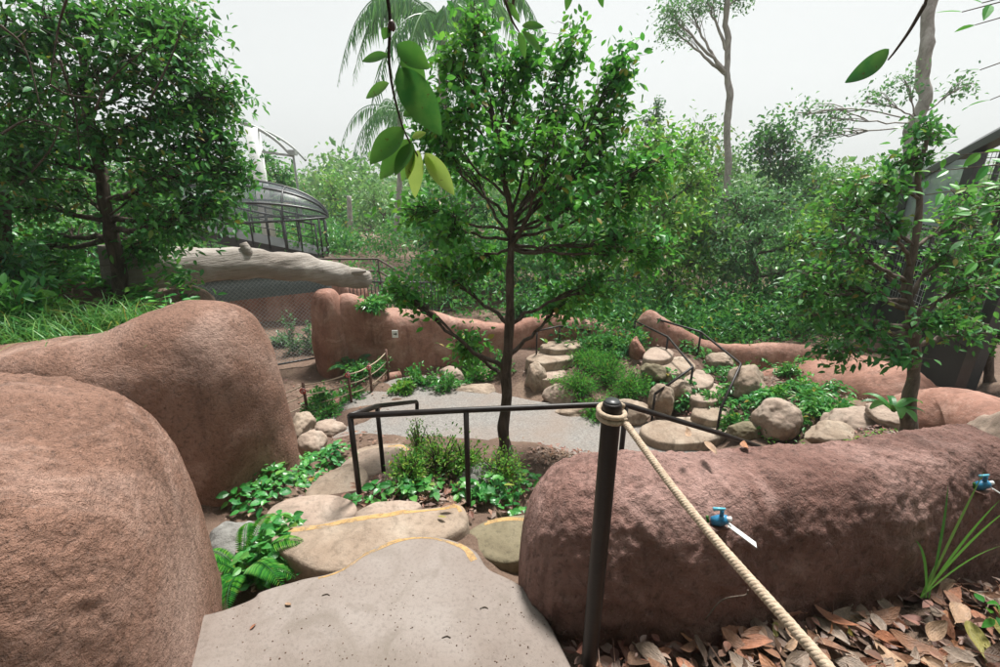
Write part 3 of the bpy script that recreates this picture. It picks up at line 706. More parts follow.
roundsign(at(369, 367.5, 7.45), .045, 'small red disc sign on the third rope fence post')

# ------------------------------------------------------------------ netting of the enclosure
NA, NB = at(196, 285, 7.6), at(332, 287, 8.7)
t = thing('netting_panel', (NA + NB) / 2 - up * 1.7, 'grey diamond wire netting stretched below the fallen log', 'netting')
b = MB(); dvec = NB - NA; dvec[2] = 0; Ln = np.linalg.norm(dvec); dh = dvec / Ln; H = 1.75; org = np.array((NA[0], NA[1], NA[2] - H + .05)); stp = .075
for k in range(int(-H / stp), int(Ln / stp) + 1):
    for sgn in (1, -1):
        x0 = k * stp; 
        a, c = (x0, 0.0), (x0 + H, H)
        lo_, hi_ = max(0, -a[0]), min(H, Ln - a[0])
        if hi_ - lo_ < .05: continue
        u0, v0, u1, v1 = a[0] + lo_, lo_, a[0] + hi_, hi_
        if sgn < 0: u0, u1 = Ln - u0, Ln - u1
        tube(b, np.array([org + dh * u0 + up * v0, org + dh * u1 + up * v1]), .0035, 3, cap=False)
b.build('mesh', M['wire'], t)
b = MB(); nrm = np.array((-dh[1], dh[0], 0))
tube(b, np.array([org + up * H, org + dh * Ln + up * H]), .022, 8); b.build('top_bar', M['dark_metal'], t)
b = MB(); tube(b, np.array([org, org + dh * Ln]), .02, 8); b.build('bottom_bar', M['dark_metal'], t)
b = MB(); bar(b, org + nrm * .05 + up * (H - .2) - dh * .2, org + nrm * .05 + up * (H - .2) + dh * Ln, .01, .42); b.build('shade_cloth', M['shade_cloth'], t)
# back wall of the enclosure
wall('rock_wall', 'shaded brown rock wall at the back of the netted enclosure', [(-8, 11.2, -.1, .3), (-5.6, 11.4, -.4, .3), (-4.2, 11.2, -.6, .3), (-3.2, 10.4, -.8, .3)], -2.6, 'shotcrete_far', p=4, amp=.06, seed=41)

# ------------------------------------------------------------------ fallen log
t = thing('fallen_log', at(240, 285, 5.9), 'bleached grey fallen tree log lying across the tops of the walls', 'log')
P = [at(100, 268, 5.2), at(150, 268, 5.5), at(200, 266, 5.9), at(250, 264, 6.3), at(290, 266, 6.8), at(330, 273, 7.3), at(362, 279, 7.7), at(371, 281, 7.8)]
P = smooth_path(P, 90); rad = np.interp(np.linspace(0, 1, 90), [0, .3, .5, .62, .72, .85, .95, 1], [.28, .23, .2, .23, .18, .17, .13, .06])
b = MB(); tube(b, P, rad, 28)
V = b.v[0]; C0 = np.repeat(P, 28, 0); D = unit(V - C0); b.v[0] = V + D * (.03 * fbm(V * 3, 3, 4) + .02 * fbm(V * np.array((2.5, 2.5, 14)), 3, 9))[:, None]
b.build('trunk', M['bark_log'], t)
b = MB(); tube(b, smooth_path([at(246, 262, 6.25), at(247, 252, 6.2), at(243, 243, 6.2)], 8), [.1, .075, .05], 10); b.build('branch_stub', M['bark_log'], t)
b = MB(); tube(b, smooth_path([at(340, 274, 7.4), at(358, 272, 7.5), at(366, 271, 7.55)], 8), [.09, .06, .02], 10); b.build('branch_stub', M['bark_log'], t)

# ------------------------------------------------------------------ vegetation builders
def lobe(px, py, Y, rx, ry, t=.6):
    """a foliage mass: centre where the crown stands, half sizes in metres from its size at that distance"""
    c = at(px, py, Y); k = dep(c) / F
    return (c, np.array((rx * k, (rx + ry) * .5 * k, ry * k)), t)
def bez(a, b, c, n): s = np.linspace(0, 1, n)[:, None]; return (1 - s) ** 2 * a + 2 * s * (1 - s) * b + s * s * c
def tree(name, label, cat, trunk, r0, r1, lobes, bark, leafm, L=.07, per=34, nsub=16, sig=.13, wr=.5, group=None, fine=False, wob=.02, sub_r=.012, twig=True, shell=.55, seed=0, limb=.5, upl=.35, extra=None):
    base = np.asarray(trunk[0], float); t = thing(name, base, label, cat, group)
    rg = np.random.default_rng(seed + 100)
    n = max(24, len(trunk) * 10); P = smooth_path(trunk, n); P = P + wob * np.column_stack([vnoise(np.column_stack((P[:, 2] * 3, P[:, 2] * 0 + k, P[:, 2] * 0 + seed)), k) for k in (1, 2)] + [np.zeros(n)])
    rad = np.linspace(0, 1, n); rad = r0 + (r1 - r0) * rad ** .8; rad[:4] *= np.array((1.5, 1.28, 1.12, 1.04))
    bk = MB(); tube(bk, P, rad, 12)
    if r0 > .04: V = bk.v[0]; C0 = np.repeat(P, 12, 0); bk.v[0] = V + (V - C0) * (.22 * fbm(V * np.array((16, 16, 5)), 3, seed))[:, None]
    lp, ld = [], []
    for c, r, tt in lobes:
        k = int(np.clip(tt, 0, 1) * (n - 1)); a = P[k]; d = np.linalg.norm(c - a)
        lr = min(rad[k] * limb * 1.25, .02 + .03 * d)
        m = (a + c) / 2 + np.array((rg.normal() * .08 * d, rg.normal() * .08 * d, -.12 * d * upl + rg.normal() * .04 * d))
        lm = bez(a, m, c, 12); lm[1:] += rg.normal(size=(11, 3)) * .012 * d ** .5
        tube(bk, lm, np.linspace(lr, max(lr * .3, sub_r), 12), 7)
        ns = max(3, int(nsub))
        for _ in range(ns):
            q = unit(rg.normal(size=3)) * (shell + (1 - shell) * rg.random()) ** 1.0
            e = c + q * r
            s = lm[int(rg.integers(5, 12))]; dd = np.linalg.norm(e - s)
            mm = (s + e) / 2 + np.array((0, 0, .12 * dd)) + rg.normal(size=3) * .05 * dd
            sb = bez(s, mm, e, 6); tube(bk, sb, np.linspace(sub_r, sub_r * .3, 6), 4, cap=False)
            u = unit(e - s)
            k2 = max(4, int(per * rg.uniform(.55, 1.35)))
            # leaves along the outer part of the shoot and around its tip
            ss = rg.random(k2) ** .6; pts = (s + (e - s) * (.35 + .65 * ss)[:, None]) + rg.normal(size=(k2, 3)) * sig * (.5 + .5 * ss)[:, None]
            lp.append(pts); ld.append(np.tile(u, (k2, 1)))
            if twig:
                for q in range(3):
                    w = pts[int(rg.integers(0, k2))]; tube(bk, np.array([sb[4], (sb[4] + w) / 2 + rg.normal(size=3) * .02, w]), [sub_r * .4, sub_r * .3, sub_r * .15], 3, cap=False)
    if extra: extra(bk, P, rad)
    bk.build('trunk', M[bark], t)
    lp = np.concatenate(lp); ld = np.concatenate(ld); k = len(lp)
    D = ld * .55 + rg.normal(size=(k, 3)) * .65 + np.array((0, 0, -.12)); N = rg.normal(size=(k, 3)) * .55 + np.array((0, 0, 1.0))
    lf = MB(); leaves(lf, lp, D, N, L * rg.uniform(.65, 1.3, k), wr, .12, .18, fine)
    lf.build('crown', M[leafm], t, smooth=False)
    return t
def shrub(label, c, r, leafm, n, L, wr=.5, name='shrub', cat='shrub', group='leafy shrubs', stems=9, seed=0, fine=False, up_=.3, clump=.5):
    """leaves on arching stems from one root; c = foot, r = half sizes"""
    c = np.asarray(c, float); rg = np.random.default_rng(seed + 500); t = thing(name, c, label, cat, group); r = np.asarray(r, float)
    st = MB(); lp, ld = [], []; k2 = max(3, n // stems)
    for _ in range(stems):
        q = unit(rg.normal(size=3) * np.array((1, 1, .7)) + np.array((0, 0, up_ + .3))); q[2] = abs(q[2])
        e = c + q * r * np.array((1, 1, 2)) * rg.uniform(.55, 1.0)
        m = c * .5 + e * .5 + np.array((0, 0, .3 * r[2]))
        sb = bez(c + rg.normal(size=3) * .03 * np.array((1, 1, 0)), m, e, 8); tube(st, sb, np.linspace(.009, .003, 8), 4, cap=False)
        ss = rg.random(k2) ** .7; idx = ss * 6.99; i0 = idx.astype(int); f = (idx - i0)[:, None]
        pts = sb[i0] * (1 - f) + sb[i0 + 1] * f + rg.normal(size=(k2, 3)) * r * .3 * clump * (.4 + .6 * ss)[:, None]
        pts[:, 2] = np.maximum(pts[:, 2], c[2] + .02)
        lp.append(pts); ld.append(pts - c)
    st.build('stems', M['bark_brown'], t)
    lp = np.concatenate(lp); ld = np.concatenate(ld); k = len(lp)
    D = unit(ld) + rg.normal(size=(k, 3)) * .6; D[:, 2] -= .1; N = rg.normal(size=(k, 3)) * .45 + np.array((0, -.1, 1.0))
    lf = MB(); leaves(lf, lp, D, N, L * rg.uniform(.6, 1.25, k), wr, .1, .2, fine); lf.build('foliage', M[leafm], t, smooth=False); return t
def cover(label, spots, leafm, dens, L, h=.14, wr=.6, fine=False, seed=0, name='ground_cover'):
    """creeping leaves: spots = (x, y, radius x, radius y); density per square metre"""
    rg = np.random.default_rng(seed + 900); b = MB()
    for x, y, rx, ry in spots:
        n = int(dens * rx * ry * 3.1); a = rg.random(n) * 6.283; q = np.sqrt(rg.random(n)) * (1 + .25 * np.sin(a * 3 + x * 7))
        X_, Y_ = x + np.cos(a) * q * rx, y + np.sin(a) * q * ry
        cl = .5 + .5 * vnoise(np.column_stack((X_ * 5, Y_ * 5, X_ * 0)), seed)
        keep = cl + .35 * (1 - q) > rg.random(n) * .75; X_, Y_, cl, q = X_[keep], Y_[keep], cl[keep], q[keep]; n = len(X_)
        hh = h * (.35 + cl * .9) * (1.1 - .6 * q) 
        Z_ = gh(X_, Y_) + .01 + hh * rg.random(n) ** .6
        a = rg.random(n) * 6.283; D = np.column_stack((np.cos(a), np.sin(a), rg.uniform(-.45, .35, n))); N = rg.normal(size=(n, 3)) * .35 + np.array((0, -.15, 1))
        leaves(b, np.column_stack((X_, Y_, Z_)), D, N, L * rg.uniform(.5, 1.3, n), wr, .1, .25, fine)
    o = b.build(name, M[leafm], smooth=False); return tag(o, label, 'ground cover', None, 'stuff')
def blades(b, P, h, w, rg, lean=.5, n_seg=4, dirs=None):
    """grass blades arching from feet P"""
    k = len(P); a = rg.random(k) * 6.283; u = np.column_stack((np.cos(a), np.sin(a), np.zeros(k))) if dirs is None else dirs
    hh = h * rg.uniform(.5, 1.2, k); ln = lean * rg.uniform(.2, 1.4, k); sd = np.column_stack((-u[:, 1], u[:, 0], np.zeros(k))); rows = []
    for i in range(n_seg + 1):
        s = i / n_seg; c = P + u * (hh * ln * s * s)[:, None] + np.array((0, 0, 1.0)) * (hh * s * (1 - .45 * ln * s * s))[:, None]
        ww = w * (1 - s ** 1.6) * .5 + .0006; rows += [c - sd * ww, c + sd * ww]
    V = np.stack(rows, 1).reshape(-1, 3); q = []
    base = np.arange(k)[:, None] * (2 * (n_seg + 1))
    for i in range(n_seg): q.append(base + np.array([[2 * i, 2 * i + 1, 2 * i + 3, 2 * i + 2]]))
    b.add(V, np.concatenate(q)); return b
def fern(label, c, n, Lf, leafm, seed=0, up_=.8, pinn=26, pl=.2, group='ferns', name='fern', strap=False, sw=.07):
    c = np.asarray(c, float); rg = np.random.default_rng(seed + 50); t = thing(name, c, label, 'fern', group); st, lf = MB(), MB()
    for k in range(n):
        a = k * 2.4 + rg.normal() * .25; L_ = Lf * rg.uniform(.7, 1.1); u = np.array((math.cos(a), math.sin(a), 0)); e = up_ * rg.uniform(.7, 1.2)
        s = np.linspace(0, 1, 14)[:, None]; P = c + u * L_ * s * .95 + np.array((0, 0, 1)) * (L_ * (e * s - .75 * e * s ** 2.3))
        T = unit(np.gradient(P, axis=0)); S = unit(np.cross(T, np.array((0, 0, 1.0)))); Nn = np.cross(S, T)
        if strap:
            w = (sw * L_ * np.sin(np.pi * np.clip(s * .93 + .05, 0, 1)) ** .6)
            V = np.concatenate((P + S * w + Nn * w * .3, P, P - S * w + Nn * w * .3)); j = np.arange(13)
            lf.add(V, np.concatenate((np.stack((j, j + 1, j + 15, j + 14), 1), np.stack((j + 14, j + 15, j + 29, j + 28), 1))))
        else:
            tube(st, P, np.linspace(.004, .001, 14), 4, cap=False)
            ss = np.linspace(.08, .99, pinn); PP = np.column_stack([np.interp(ss, s[:, 0], P[:, i]) for i in range(3)]); TT = np.column_stack([np.interp(ss, s[:, 0], T[:, i]) for i in range(3)])
            SS = np.column_stack([np.interp(ss, s[:, 0], S[:, i]) for i in range(3)]); NN = np.cross(SS, TT)
            ll = L_ * pl * np.sin(np.pi * (.12 + .86 * ss)) ** .8 + .004
            for sg in (1, -1): leaves(lf, PP, SS * sg + TT * .45 - NN * .1, NN, ll, .2, .05, .25)
    if not strap: st.build('stalks', M['leaf_mid'], t)
    lf.build('fronds', M[leafm], t, smooth=False); return t
def palm(label, base, top, r0, r1, n, Lf, leafm, seed=0, droop=1.3, pinn=46, bark='bark_pale', width=.16):
    base = np.asarray(base, float); top = np.asarray(top, float); rg = np.random.default_rng(seed); t = thing('palm_tree', base, label, 'palm tree')
    b = MB(); P = smooth_path([base, (base + top) / 2 + np.array((.1, 0, 0)), top], 40); tube(b, P, np.linspace(r0, r1, 40) * (1 + .05 * (np.arange(40) % 2)), 12); b.build('trunk', M[bark], t)
    lf = MB()
    for k in range(n):
        a = k * 2.4 + rg.normal() * .2; e = rg.uniform(.1, 1.0); L_ = Lf * rg.uniform(.8, 1.1); u = np.array((math.cos(a), math.sin(a), 0))
        s = np.linspace(0, 1, 16)[:, None]; Q = top + u * L_ * (s - .25 * s ** 2) + np.array((0, 0, 1.0)) * L_ * (e * s - droop * s ** 2.2)
        tube(lf, Q, np.linspace(.03, .006, 16), 4, cap=False)
        T = unit(np.gradient(Q, axis=0)); S = unit(np.cross(T, np.array((0, 0, 1.0)) + u * .01))
        ss = np.linspace(.1, .99, pinn); PP, TT, SS = [np.column_stack([np.interp(ss, s[:, 0], A[:, i]) for i in range(3)]) for A in (Q, T, S)]
        for sg in (1, -1):
            D = SS * sg * .5 + TT * .3 + np.array((0, 0, -.75)) + rg.normal(size=(pinn, 3)) * .1
            leaves(lf, PP, D, np.cross(D, TT), Lf * width * rg.uniform(.7, 1.2, pinn) * np.sin(np.pi * (.15 + .8 * ss)), .09, .02, .25)
    lf.build('fronds', M[leafm], t, smooth=False); return t
ON = onground
def gpt(px, py, Y): p = at(px, py, Y); return np.array((p[0], p[1], g1(p[0], p[1])))

# ------------------------------------------------------------------ slender tree in the middle
b0 = at(505, 462, 4.4); b0[2] = g1(b0[0], b0[1]) - .05
tree('slender_tree', 'slender dark barked tree with glossy bright leaves standing behind the black handrail', 'tree',
     [b0, at(505, 420, 4.4), at(508, 350, 4.42), at(511, 280, 4.45), at(512, 230, 4.5), at(498, 150, 4.55), at(478, 60, 4.6)], .072, .018,
     [lobe(474, 30, 4.55, 24, 40, .97), lobe(452, 62, 4.5, 24, 26, .9), lobe(500, 75, 4.7, 32, 32, .85), lobe(465, 110, 4.3, 38, 30, .8), lobe(515, 115, 4.9, 38, 32, .75),
      lobe(560, 105, 4.8, 30, 34, .66), lobe(572, 48, 4.8, 13, 28, .7), lobe(556, 135, 4.2, 40, 32, .62), lobe(612, 110, 4.7, 26, 36, 0.70), lobe(622, 68, 4.75, 10, 22, .65), lobe(600, 150, 4.5, 38, 32, 0.68),
      lobe(440, 150, 4.6, 36, 30, .7), lobe(470, 170, 5.1, 40, 26, .65), lobe(418, 205, 4.7, 28, 26, 0.68), lobe(445, 228, 4.2, 36, 26, 0.65), lobe(478, 258, 4.9, 30, 20, 0.62), lobe(440, 270, 4.8, 24, 16, .4),
      lobe(535, 185, 5.0, 38, 28, 0.69), lobe(585, 195, 4.2, 42, 30, 0.66), lobe(632, 195, 4.7, 32, 32, 0.65), lobe(620, 240, 4.5, 40, 30, 0.63), lobe(570, 245, 4.9, 36, 28, 0.62), lobe(655, 250, 4.7, 30, 28, 0.62), lobe(600, 285, 4.5, 40, 22, .4), lobe(560, 300, 4.8, 24, 14, .33), lobe(398, 288, 4.5, 14, 10, .3), lobe(462, 345, 4.7, 20, 18, .28), lobe(655, 160, 4.5, 22, 30, 0.68), lobe(425, 120, 4.6, 18, 24, .75), lobe(530, 60, 4.7, 20, 24, .85), lobe(590, 165, 5.0, 36, 26, 0.70), lobe(500, 150, 4.2, 30, 24, .7)],
     'bark_dark', 'leaf_bright', L=.076, per=24, nsub=17, sig=.095, wr=.56, wob=.02, sub_r=.007, shell=.25, seed=1, limb=.42, fine=True)

# ------------------------------------------------------------------ left trees
def bare(bk, P_, r_):
    for a, m_, c, Yy in (((0, 25), (25, 50), (40, 105), 3.9), ((68, -5), (58, 30), (50, 85), 4.0), ((50, 85), (70, 95), (105, 98), 4.05), ((-10, 175), (40, 178), (105, 182), 4.2), ((20, 185), (50, 150), (62, 118), 4.1), ((95, 110), (110, 80), (150, 45), 4.2), ((60, 60), (75, 110), (80, 160), 4.2), ((110, 215), (160, 180), (200, 172), 4.6), ((150, 100), (170, 60), (185, 20), 4.4), ((0, 135), (30, 120), (70, 132), 4.0)):
        q = smooth_path([at(*a, Yy), at(*m_, Yy + .1), at(*c, Yy + .05)], 14); tube(bk, q, np.linspace(.011, .004, 14), 5)
        for k in range(4): s = q[4 + 2 * k]; tube(bk, smooth_path([s, s + rnd_dirs(1)[0] * .12, s + rnd_dirs(1, .3)[0] * .25], 6), np.linspace(.004, .0015, 6), 3, cap=False)
lb = at(118, 290, 5.0); lb[2] = g1(lb[0], lb[1]) - .05
tree('broadleaf_tree', 'dense green tree with a dark forked trunk rising behind the left rock wall', 'tree',
     [lb, at(116, 250, 5.0), at(110, 220, 5.05), at(100, 170, 5.1), at(88, 110, 5.2), at(80, 40, 5.3)], .085, .035,
     [lobe(40, 20, 4.6, 50, 34, .95), lobe(110, 10, 4.8, 50, 30, .95), lobe(165, 18, 5.2, 30, 28, .9), lobe(190, 62, 5.2, 34, 26, .8), lobe(140, 60, 4.7, 44, 28, .85), lobe(75, 75, 4.5, 48, 30, .8), lobe(15, 90, 4.7, 36, 36, .75),
      lobe(205, 105, 5.4, 34, 24, .7), lobe(222, 135, 5.3, 22, 18, .65), lobe(160, 115, 4.9, 40, 26, .65), lobe(105, 130, 4.6, 44, 26, .6), lobe(45, 140, 4.9, 44, 30, .6), lobe(208, 165, 5.2, 36, 24, .5), lobe(165, 175, 4.8, 40, 26, .5),
      lobe(215, 205, 5.0, 28, 22, .4), lobe(175, 222, 4.8, 40, 22, .35), lobe(140, 205, 5.4, 36, 20, .4), lobe(75, 190, 5.2, 40, 24, .42), lobe(20, 200, 5.0, 34, 26, .4), lobe(60, 235, 5.6, 40, 20, .3), lobe(150, 248, 5.2, 24, 14, .25), lobe(195, 25, 5.6, 24, 24, .85), lobe(228, 95, 5.6, 22, 18, .7), lobe(20, 250, 5.4, 30, 16, .3), lobe(240, 175, 5.5, 16, 16, .5), lobe(5, 150, 4.6, 30, 30, .6)],
     'bark_dark', 'leaf_mid', L=.076, per=33, nsub=20, sig=.13, wr=.48, extra=bare, seed=2, sub_r=.009, shell=.35, limb=.45, fine=True)
tb2 = gpt(8, 320, 4.6)
tree('broadleaf_tree', 'dark trunked tree cut by the left edge with branches hanging low', 'tree', [tb2, at(5, 230, 4.7), at(-10, 120, 4.9), at(-40, 10, 5)], .07, .03,
     [lobe(0, 40, 4.4, 40, 40, .9), lobe(-50, 120, 4.5, 50, 40, .7), lobe(20, 170, 4.2, 24, 24, .5), lobe(-30, 220, 4.3, 40, 30, .4), lobe(8, 265, 4.2, 16, 20, .25)], 'bark_dark', 'leaf_deep', L=.09, per=34, nsub=16, sig=.11, wr=.42, seed=3, shell=.35)

# ------------------------------------------------------------------ gnarled tree on the right
rb = at(907, 445, 4.35); rb[2] = g1(rb[0], rb[1]) - .08
tree('gnarled_tree', 'gnarled low tree with spreading branches and a mossy trunk behind the right rock wall', 'tree',
     [rb, at(908, 415, 4.35), at(914, 370, 4.4), at(914, 320, 4.45), at(910, 290, 4.5), at(916, 240, 4.55), at(920, 180, 4.6), at(925, 140, 4.65)], .085, .018,
     [lobe(930, 130, 4.7, 24, 14, .97), lobe(905, 160, 4.6, 24, 16, .9), lobe(880, 185, 4.5, 30, 16, .82), lobe(850, 205, 4.6, 32, 18, .7), lobe(885, 222, 4.3, 30, 18, .65), lobe(835, 240, 4.4, 34, 18, .6), lobe(870, 255, 4.8, 34, 18, .55),
      lobe(820, 272, 4.3, 34, 16, .52), lobe(862, 290, 4.2, 32, 16, .48), lobe(815, 315, 4.4, 34, 16, .4), lobe(860, 330, 4.1, 30, 14, .38), lobe(830, 352, 4.3, 26, 10, .33), lobe(945, 255, 4.5, 30, 20, .5), lobe(975, 285, 4.2, 30, 18, .45), lobe(940, 320, 4.1, 28, 16, .4), lobe(970, 330, 4.4, 28, 14, .36), lobe(960, 215, 4.7, 26, 18, .7), lobe(900, 352, 4.0, 20, 10, .3), lobe(800, 290, 4.6, 24, 14, .5)],
     'bark_brown', 'leaf_mid', L=.074, per=15, nsub=15, sig=.075, wr=.5, seed=4, sub_r=.008, shell=.4, limb=.5, fine=True, upl=-.1)

# ------------------------------------------------------------------ trees standing behind
def btree(label, trunk_px, r, lobes, leafm, L, per=26, nsub=12, seed=0, bark='bark_brown', sig=.35, name='broadleaf_tree', group='trees of the forest behind', wr=.5, **k):
    tr = [at(*a) for a in trunk_px]; f = tr[0]; f[2] = g1(f[0], f[1]) - .1
    return tree(name, label, 'tree', tr, r, r * .35, [lobe(*a) for a in lobes], bark, leafm, L=L, per=per, nsub=nsub, sig=sig, wr=wr, group=group, seed=seed, twig=False, sub_r=.02, shell=.4, wob=.05, **k)
btree('bushy yellow green tree just right of the slender tree, before the forest', [(668, 330, 12), (668, 270, 12), (664, 200, 12.2), (660, 150, 12.5)], .12,
      [(648, 145, 12, 26, 22, .9), (682, 152, 12.5, 32, 24, .85), (655, 178, 11.5, 34, 24, .7), (700, 182, 12.5, 30, 26, .65), (672, 215, 11.3, 38, 26, .5), (708, 225, 12, 28, 26, .45), (655, 250, 11.3, 34, 24, .4), (692, 262, 11.5, 36, 24, .35), (668, 292, 11, 36, 18, .3)], 'leaf_yellowish', .17, 34, 16, 11, sig=.25)
btree('grey green tree with a dark forked trunk standing behind the ridge', [(755, 345, 11.5), (756, 300, 11.5), (752, 250, 11.7), (745, 215, 12)], .13,
      [(735, 205, 12, 34, 24, .9), (772, 205, 12, 32, 24, .9), (718, 235, 11.5, 34, 24, .7), (762, 238, 11.2, 38, 24, .7), (800, 240, 11.7, 30, 22, .65), (735, 268, 11.5, 34, 20, .5), (785, 272, 11.2, 32, 20, .5)], 'leaf_grey', .14, 36, 17, 12, sig=.22)
btree('tall dark green crown showing above the grey green tree', [(775, 330, 19), (778, 240, 19), (782, 160, 19.5)], .2,
      [(782, 132, 19, 24, 16, .95), (765, 150, 19, 22, 18, .9), (802, 158, 18.5, 26, 18, .85), (780, 172, 18.5, 30, 18, .8), (815, 185, 19, 26, 18, .75), (775, 200, 19, 36, 20, .6)], 'leaf_deep', .22, 34, 15, 13)
btree('pale feathery tree between the two tall bare trunks', [(715, 330, 20), (716, 250, 20), (718, 170, 20)], .18,
      [(700, 135, 20, 26, 18, .95), (735, 160, 20.5, 26, 20, .9), (712, 172, 20, 30, 18, .8), (742, 195, 20, 32, 18, .7), (690, 190, 20, 30, 20, .6)], 'leaf_far', .2, 26, 13, 14)
btree('bright leafed tree crowding the glass pavilion behind the gnarled tree', [(852, 340, 9.5), (850, 290, 9.5), (852, 220, 9.7)], .1,
      [(858, 180, 9.8, 30, 18, .95), (838, 205, 9.6, 26, 16, .85), (806, 240, 9.3, 22, 20, .65), (840, 280, 9.2, 34, 18, .45)], 'leaf_yellowish', .13, 30, 14, 15, sig=.2)
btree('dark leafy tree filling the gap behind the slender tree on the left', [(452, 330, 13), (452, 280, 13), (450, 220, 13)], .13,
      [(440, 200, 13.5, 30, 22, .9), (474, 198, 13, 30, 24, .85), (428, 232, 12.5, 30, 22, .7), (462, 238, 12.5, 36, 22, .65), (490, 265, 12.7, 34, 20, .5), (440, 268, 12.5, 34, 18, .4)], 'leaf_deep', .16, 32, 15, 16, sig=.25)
btree('leafy tree directly behind the slender tree', [(545, 320, 13.5), (545, 270, 13.5), (548, 200, 13.8)], .14,
      [(520, 195, 13.5, 32, 26, .9), (560, 190, 14, 36, 26, .85), (600, 200, 13.5, 34, 24, .8), (530, 232, 13, 36, 22, .65), (580, 238, 13, 40, 24, .6), (622, 240, 13, 34, 24, .55), (550, 275, 12.7, 44, 20, .4), (605, 282, 12.7, 44, 20, .4)], 'leaf_mid', .17, 32, 15, 17, sig=.25)
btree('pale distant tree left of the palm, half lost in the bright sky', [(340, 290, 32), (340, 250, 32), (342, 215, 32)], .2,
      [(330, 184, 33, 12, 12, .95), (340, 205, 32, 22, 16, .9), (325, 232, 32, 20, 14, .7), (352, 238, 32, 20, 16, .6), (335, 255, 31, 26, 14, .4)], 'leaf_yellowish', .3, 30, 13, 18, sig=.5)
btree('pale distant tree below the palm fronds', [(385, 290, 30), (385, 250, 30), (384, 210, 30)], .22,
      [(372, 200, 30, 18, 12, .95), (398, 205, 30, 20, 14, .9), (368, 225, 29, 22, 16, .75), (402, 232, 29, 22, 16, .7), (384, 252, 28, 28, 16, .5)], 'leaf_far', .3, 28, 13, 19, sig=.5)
btree('small rounded crown seen through the arched frame of the upper walkway', [(268, 250, 22), (268, 215, 22), (270, 170, 22)], .15,
      [(262, 160, 22, 16, 16, .95), (278, 172, 22, 16, 14, .9), (258, 190, 22, 20, 16, .75), (285, 186, 22, 12, 8, .7)], 'leaf_mid', .22, 26, 12, 20, sig=.3)
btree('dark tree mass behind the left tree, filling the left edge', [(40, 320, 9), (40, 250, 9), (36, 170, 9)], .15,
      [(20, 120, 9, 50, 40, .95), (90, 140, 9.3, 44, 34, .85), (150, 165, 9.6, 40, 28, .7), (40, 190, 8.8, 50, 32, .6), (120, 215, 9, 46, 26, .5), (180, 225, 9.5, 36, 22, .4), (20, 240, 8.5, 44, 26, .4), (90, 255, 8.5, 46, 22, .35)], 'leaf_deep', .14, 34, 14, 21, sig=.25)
btree('dark green tree between the yellow green tree and the far ridge', [(640, 330, 15), (640, 280, 15), (642, 200, 15)], .15,
      [(630, 160, 15, 26, 22, .9), (640, 195, 15, 32, 24, .8), (618, 225, 15, 32, 22, .6), (655, 255, 15, 34, 22, .4), (625, 280, 14.5, 36, 20, .3)], 'leaf_mid', .18, 30, 13, 22, sig=.3)
btree('leafy tree growing in front of the pavilion columns at the right edge', [(985, 400, 6.6), (985, 330, 6.6), (990, 240, 6.8)], .07,
      [(965, 205, 6.8, 30, 20, .9), (1010, 190, 6.8, 34, 24, .95), (985, 245, 6.5, 36, 20, .7), (950, 265, 6.6, 30, 18, .6), (1010, 275, 6.4, 34, 20, .5), (960, 310, 6.4, 34, 16, .4), (1005, 330, 6.2, 34, 18, .3)], 'leaf_bright', .1, 24, 13, 25, sig=.13)
btree('dark tree behind the pavilion at the right edge', [(960, 320, 16), (960, 260, 16), (955, 190, 16)], .15,
      [(890, 190, 16.5, 40, 24, .9), (940, 215, 16, 44, 24, .8), (900, 240, 16, 44, 22, .6), (980, 240, 15.5, 44, 24, .5), (1030, 220, 15, 40, 30, .6), (920, 275, 15, 50, 20, .4)], 'leaf_deep', .2, 28, 13, 23, sig=.35)
btree('small dark conifer tip above the canopy right of the slender tree', [(655, 250, 26), (655, 160, 26), (657, 108, 26)], .15,
      [(657, 106, 26, 4, 9, 1), (655, 118, 26, 9, 6, .95), (645, 122, 26, 10, 4, .92), (660, 130, 26, 12, 6, .85)], 'leaf_deep', .16, 24, 9, 24, sig=.15)

# tall thin trunks against the sky
def talltree(label, tr, r0, r1, lobes, leafm, L, seed, bark='bark_pale', per=16, nsub=9, sig=.3, **k):
    P = [at(*a) for a in tr]; P[0][2] = g1(P[0][0], P[0][1]) - .1
    return tree('tall_tree', label, 'tree', P, r0, r1, [lobe(*a) for a in lobes], bark, leafm, L=L, per=per, nsub=nsub, sig=sig, seed=seed, twig=False, sub_r=.013, shell=.5, wob=.06, group='tall thin trees against the sky', **k)
talltree('tall thin bare trunk with a feathery crown at the top, right of centre', [(726, 330, 17), (727, 250, 17), (727, 190, 17), (729, 100, 17), (727, 50, 17), (728, -40, 17)], .16, .08,
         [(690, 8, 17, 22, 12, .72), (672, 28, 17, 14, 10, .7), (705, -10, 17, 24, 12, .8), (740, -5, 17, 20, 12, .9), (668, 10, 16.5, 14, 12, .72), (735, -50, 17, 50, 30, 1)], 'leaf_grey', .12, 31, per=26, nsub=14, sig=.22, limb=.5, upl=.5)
talltree('tall grey leaning trunk with one sparse leafy branch', [(902, 330, 11), (902, 250, 11), (906, 170, 11), (914, 130, 11.1), (922, 100, 11.2), (929, 30, 11.4), (940, -40, 11.6)], .15, .115,
         [(830, 118, 10.5, 22, 10, .56), (866, 102, 10.6, 24, 12, .57), (812, 138, 10.5, 18, 9, .55), (800, 112, 10.5, 10, 8, .56), (965, 85, 10.8, 18, 8, .56), (905, 80, 10.6, 14, 10, .56), (950, -60, 11.6, 60, 20, 1)], 'leaf_grey', .1, 32, per=18, nsub=9, sig=.16, limb=.1, upl=-.3)
palm('tall hazy palm with drooping fronds behind the slender tree', gpt(444, 300, 19), at(441, 20, 19), .19, .16, 20, 5.4, 'leaf_grey', 5, 1.05, 48)
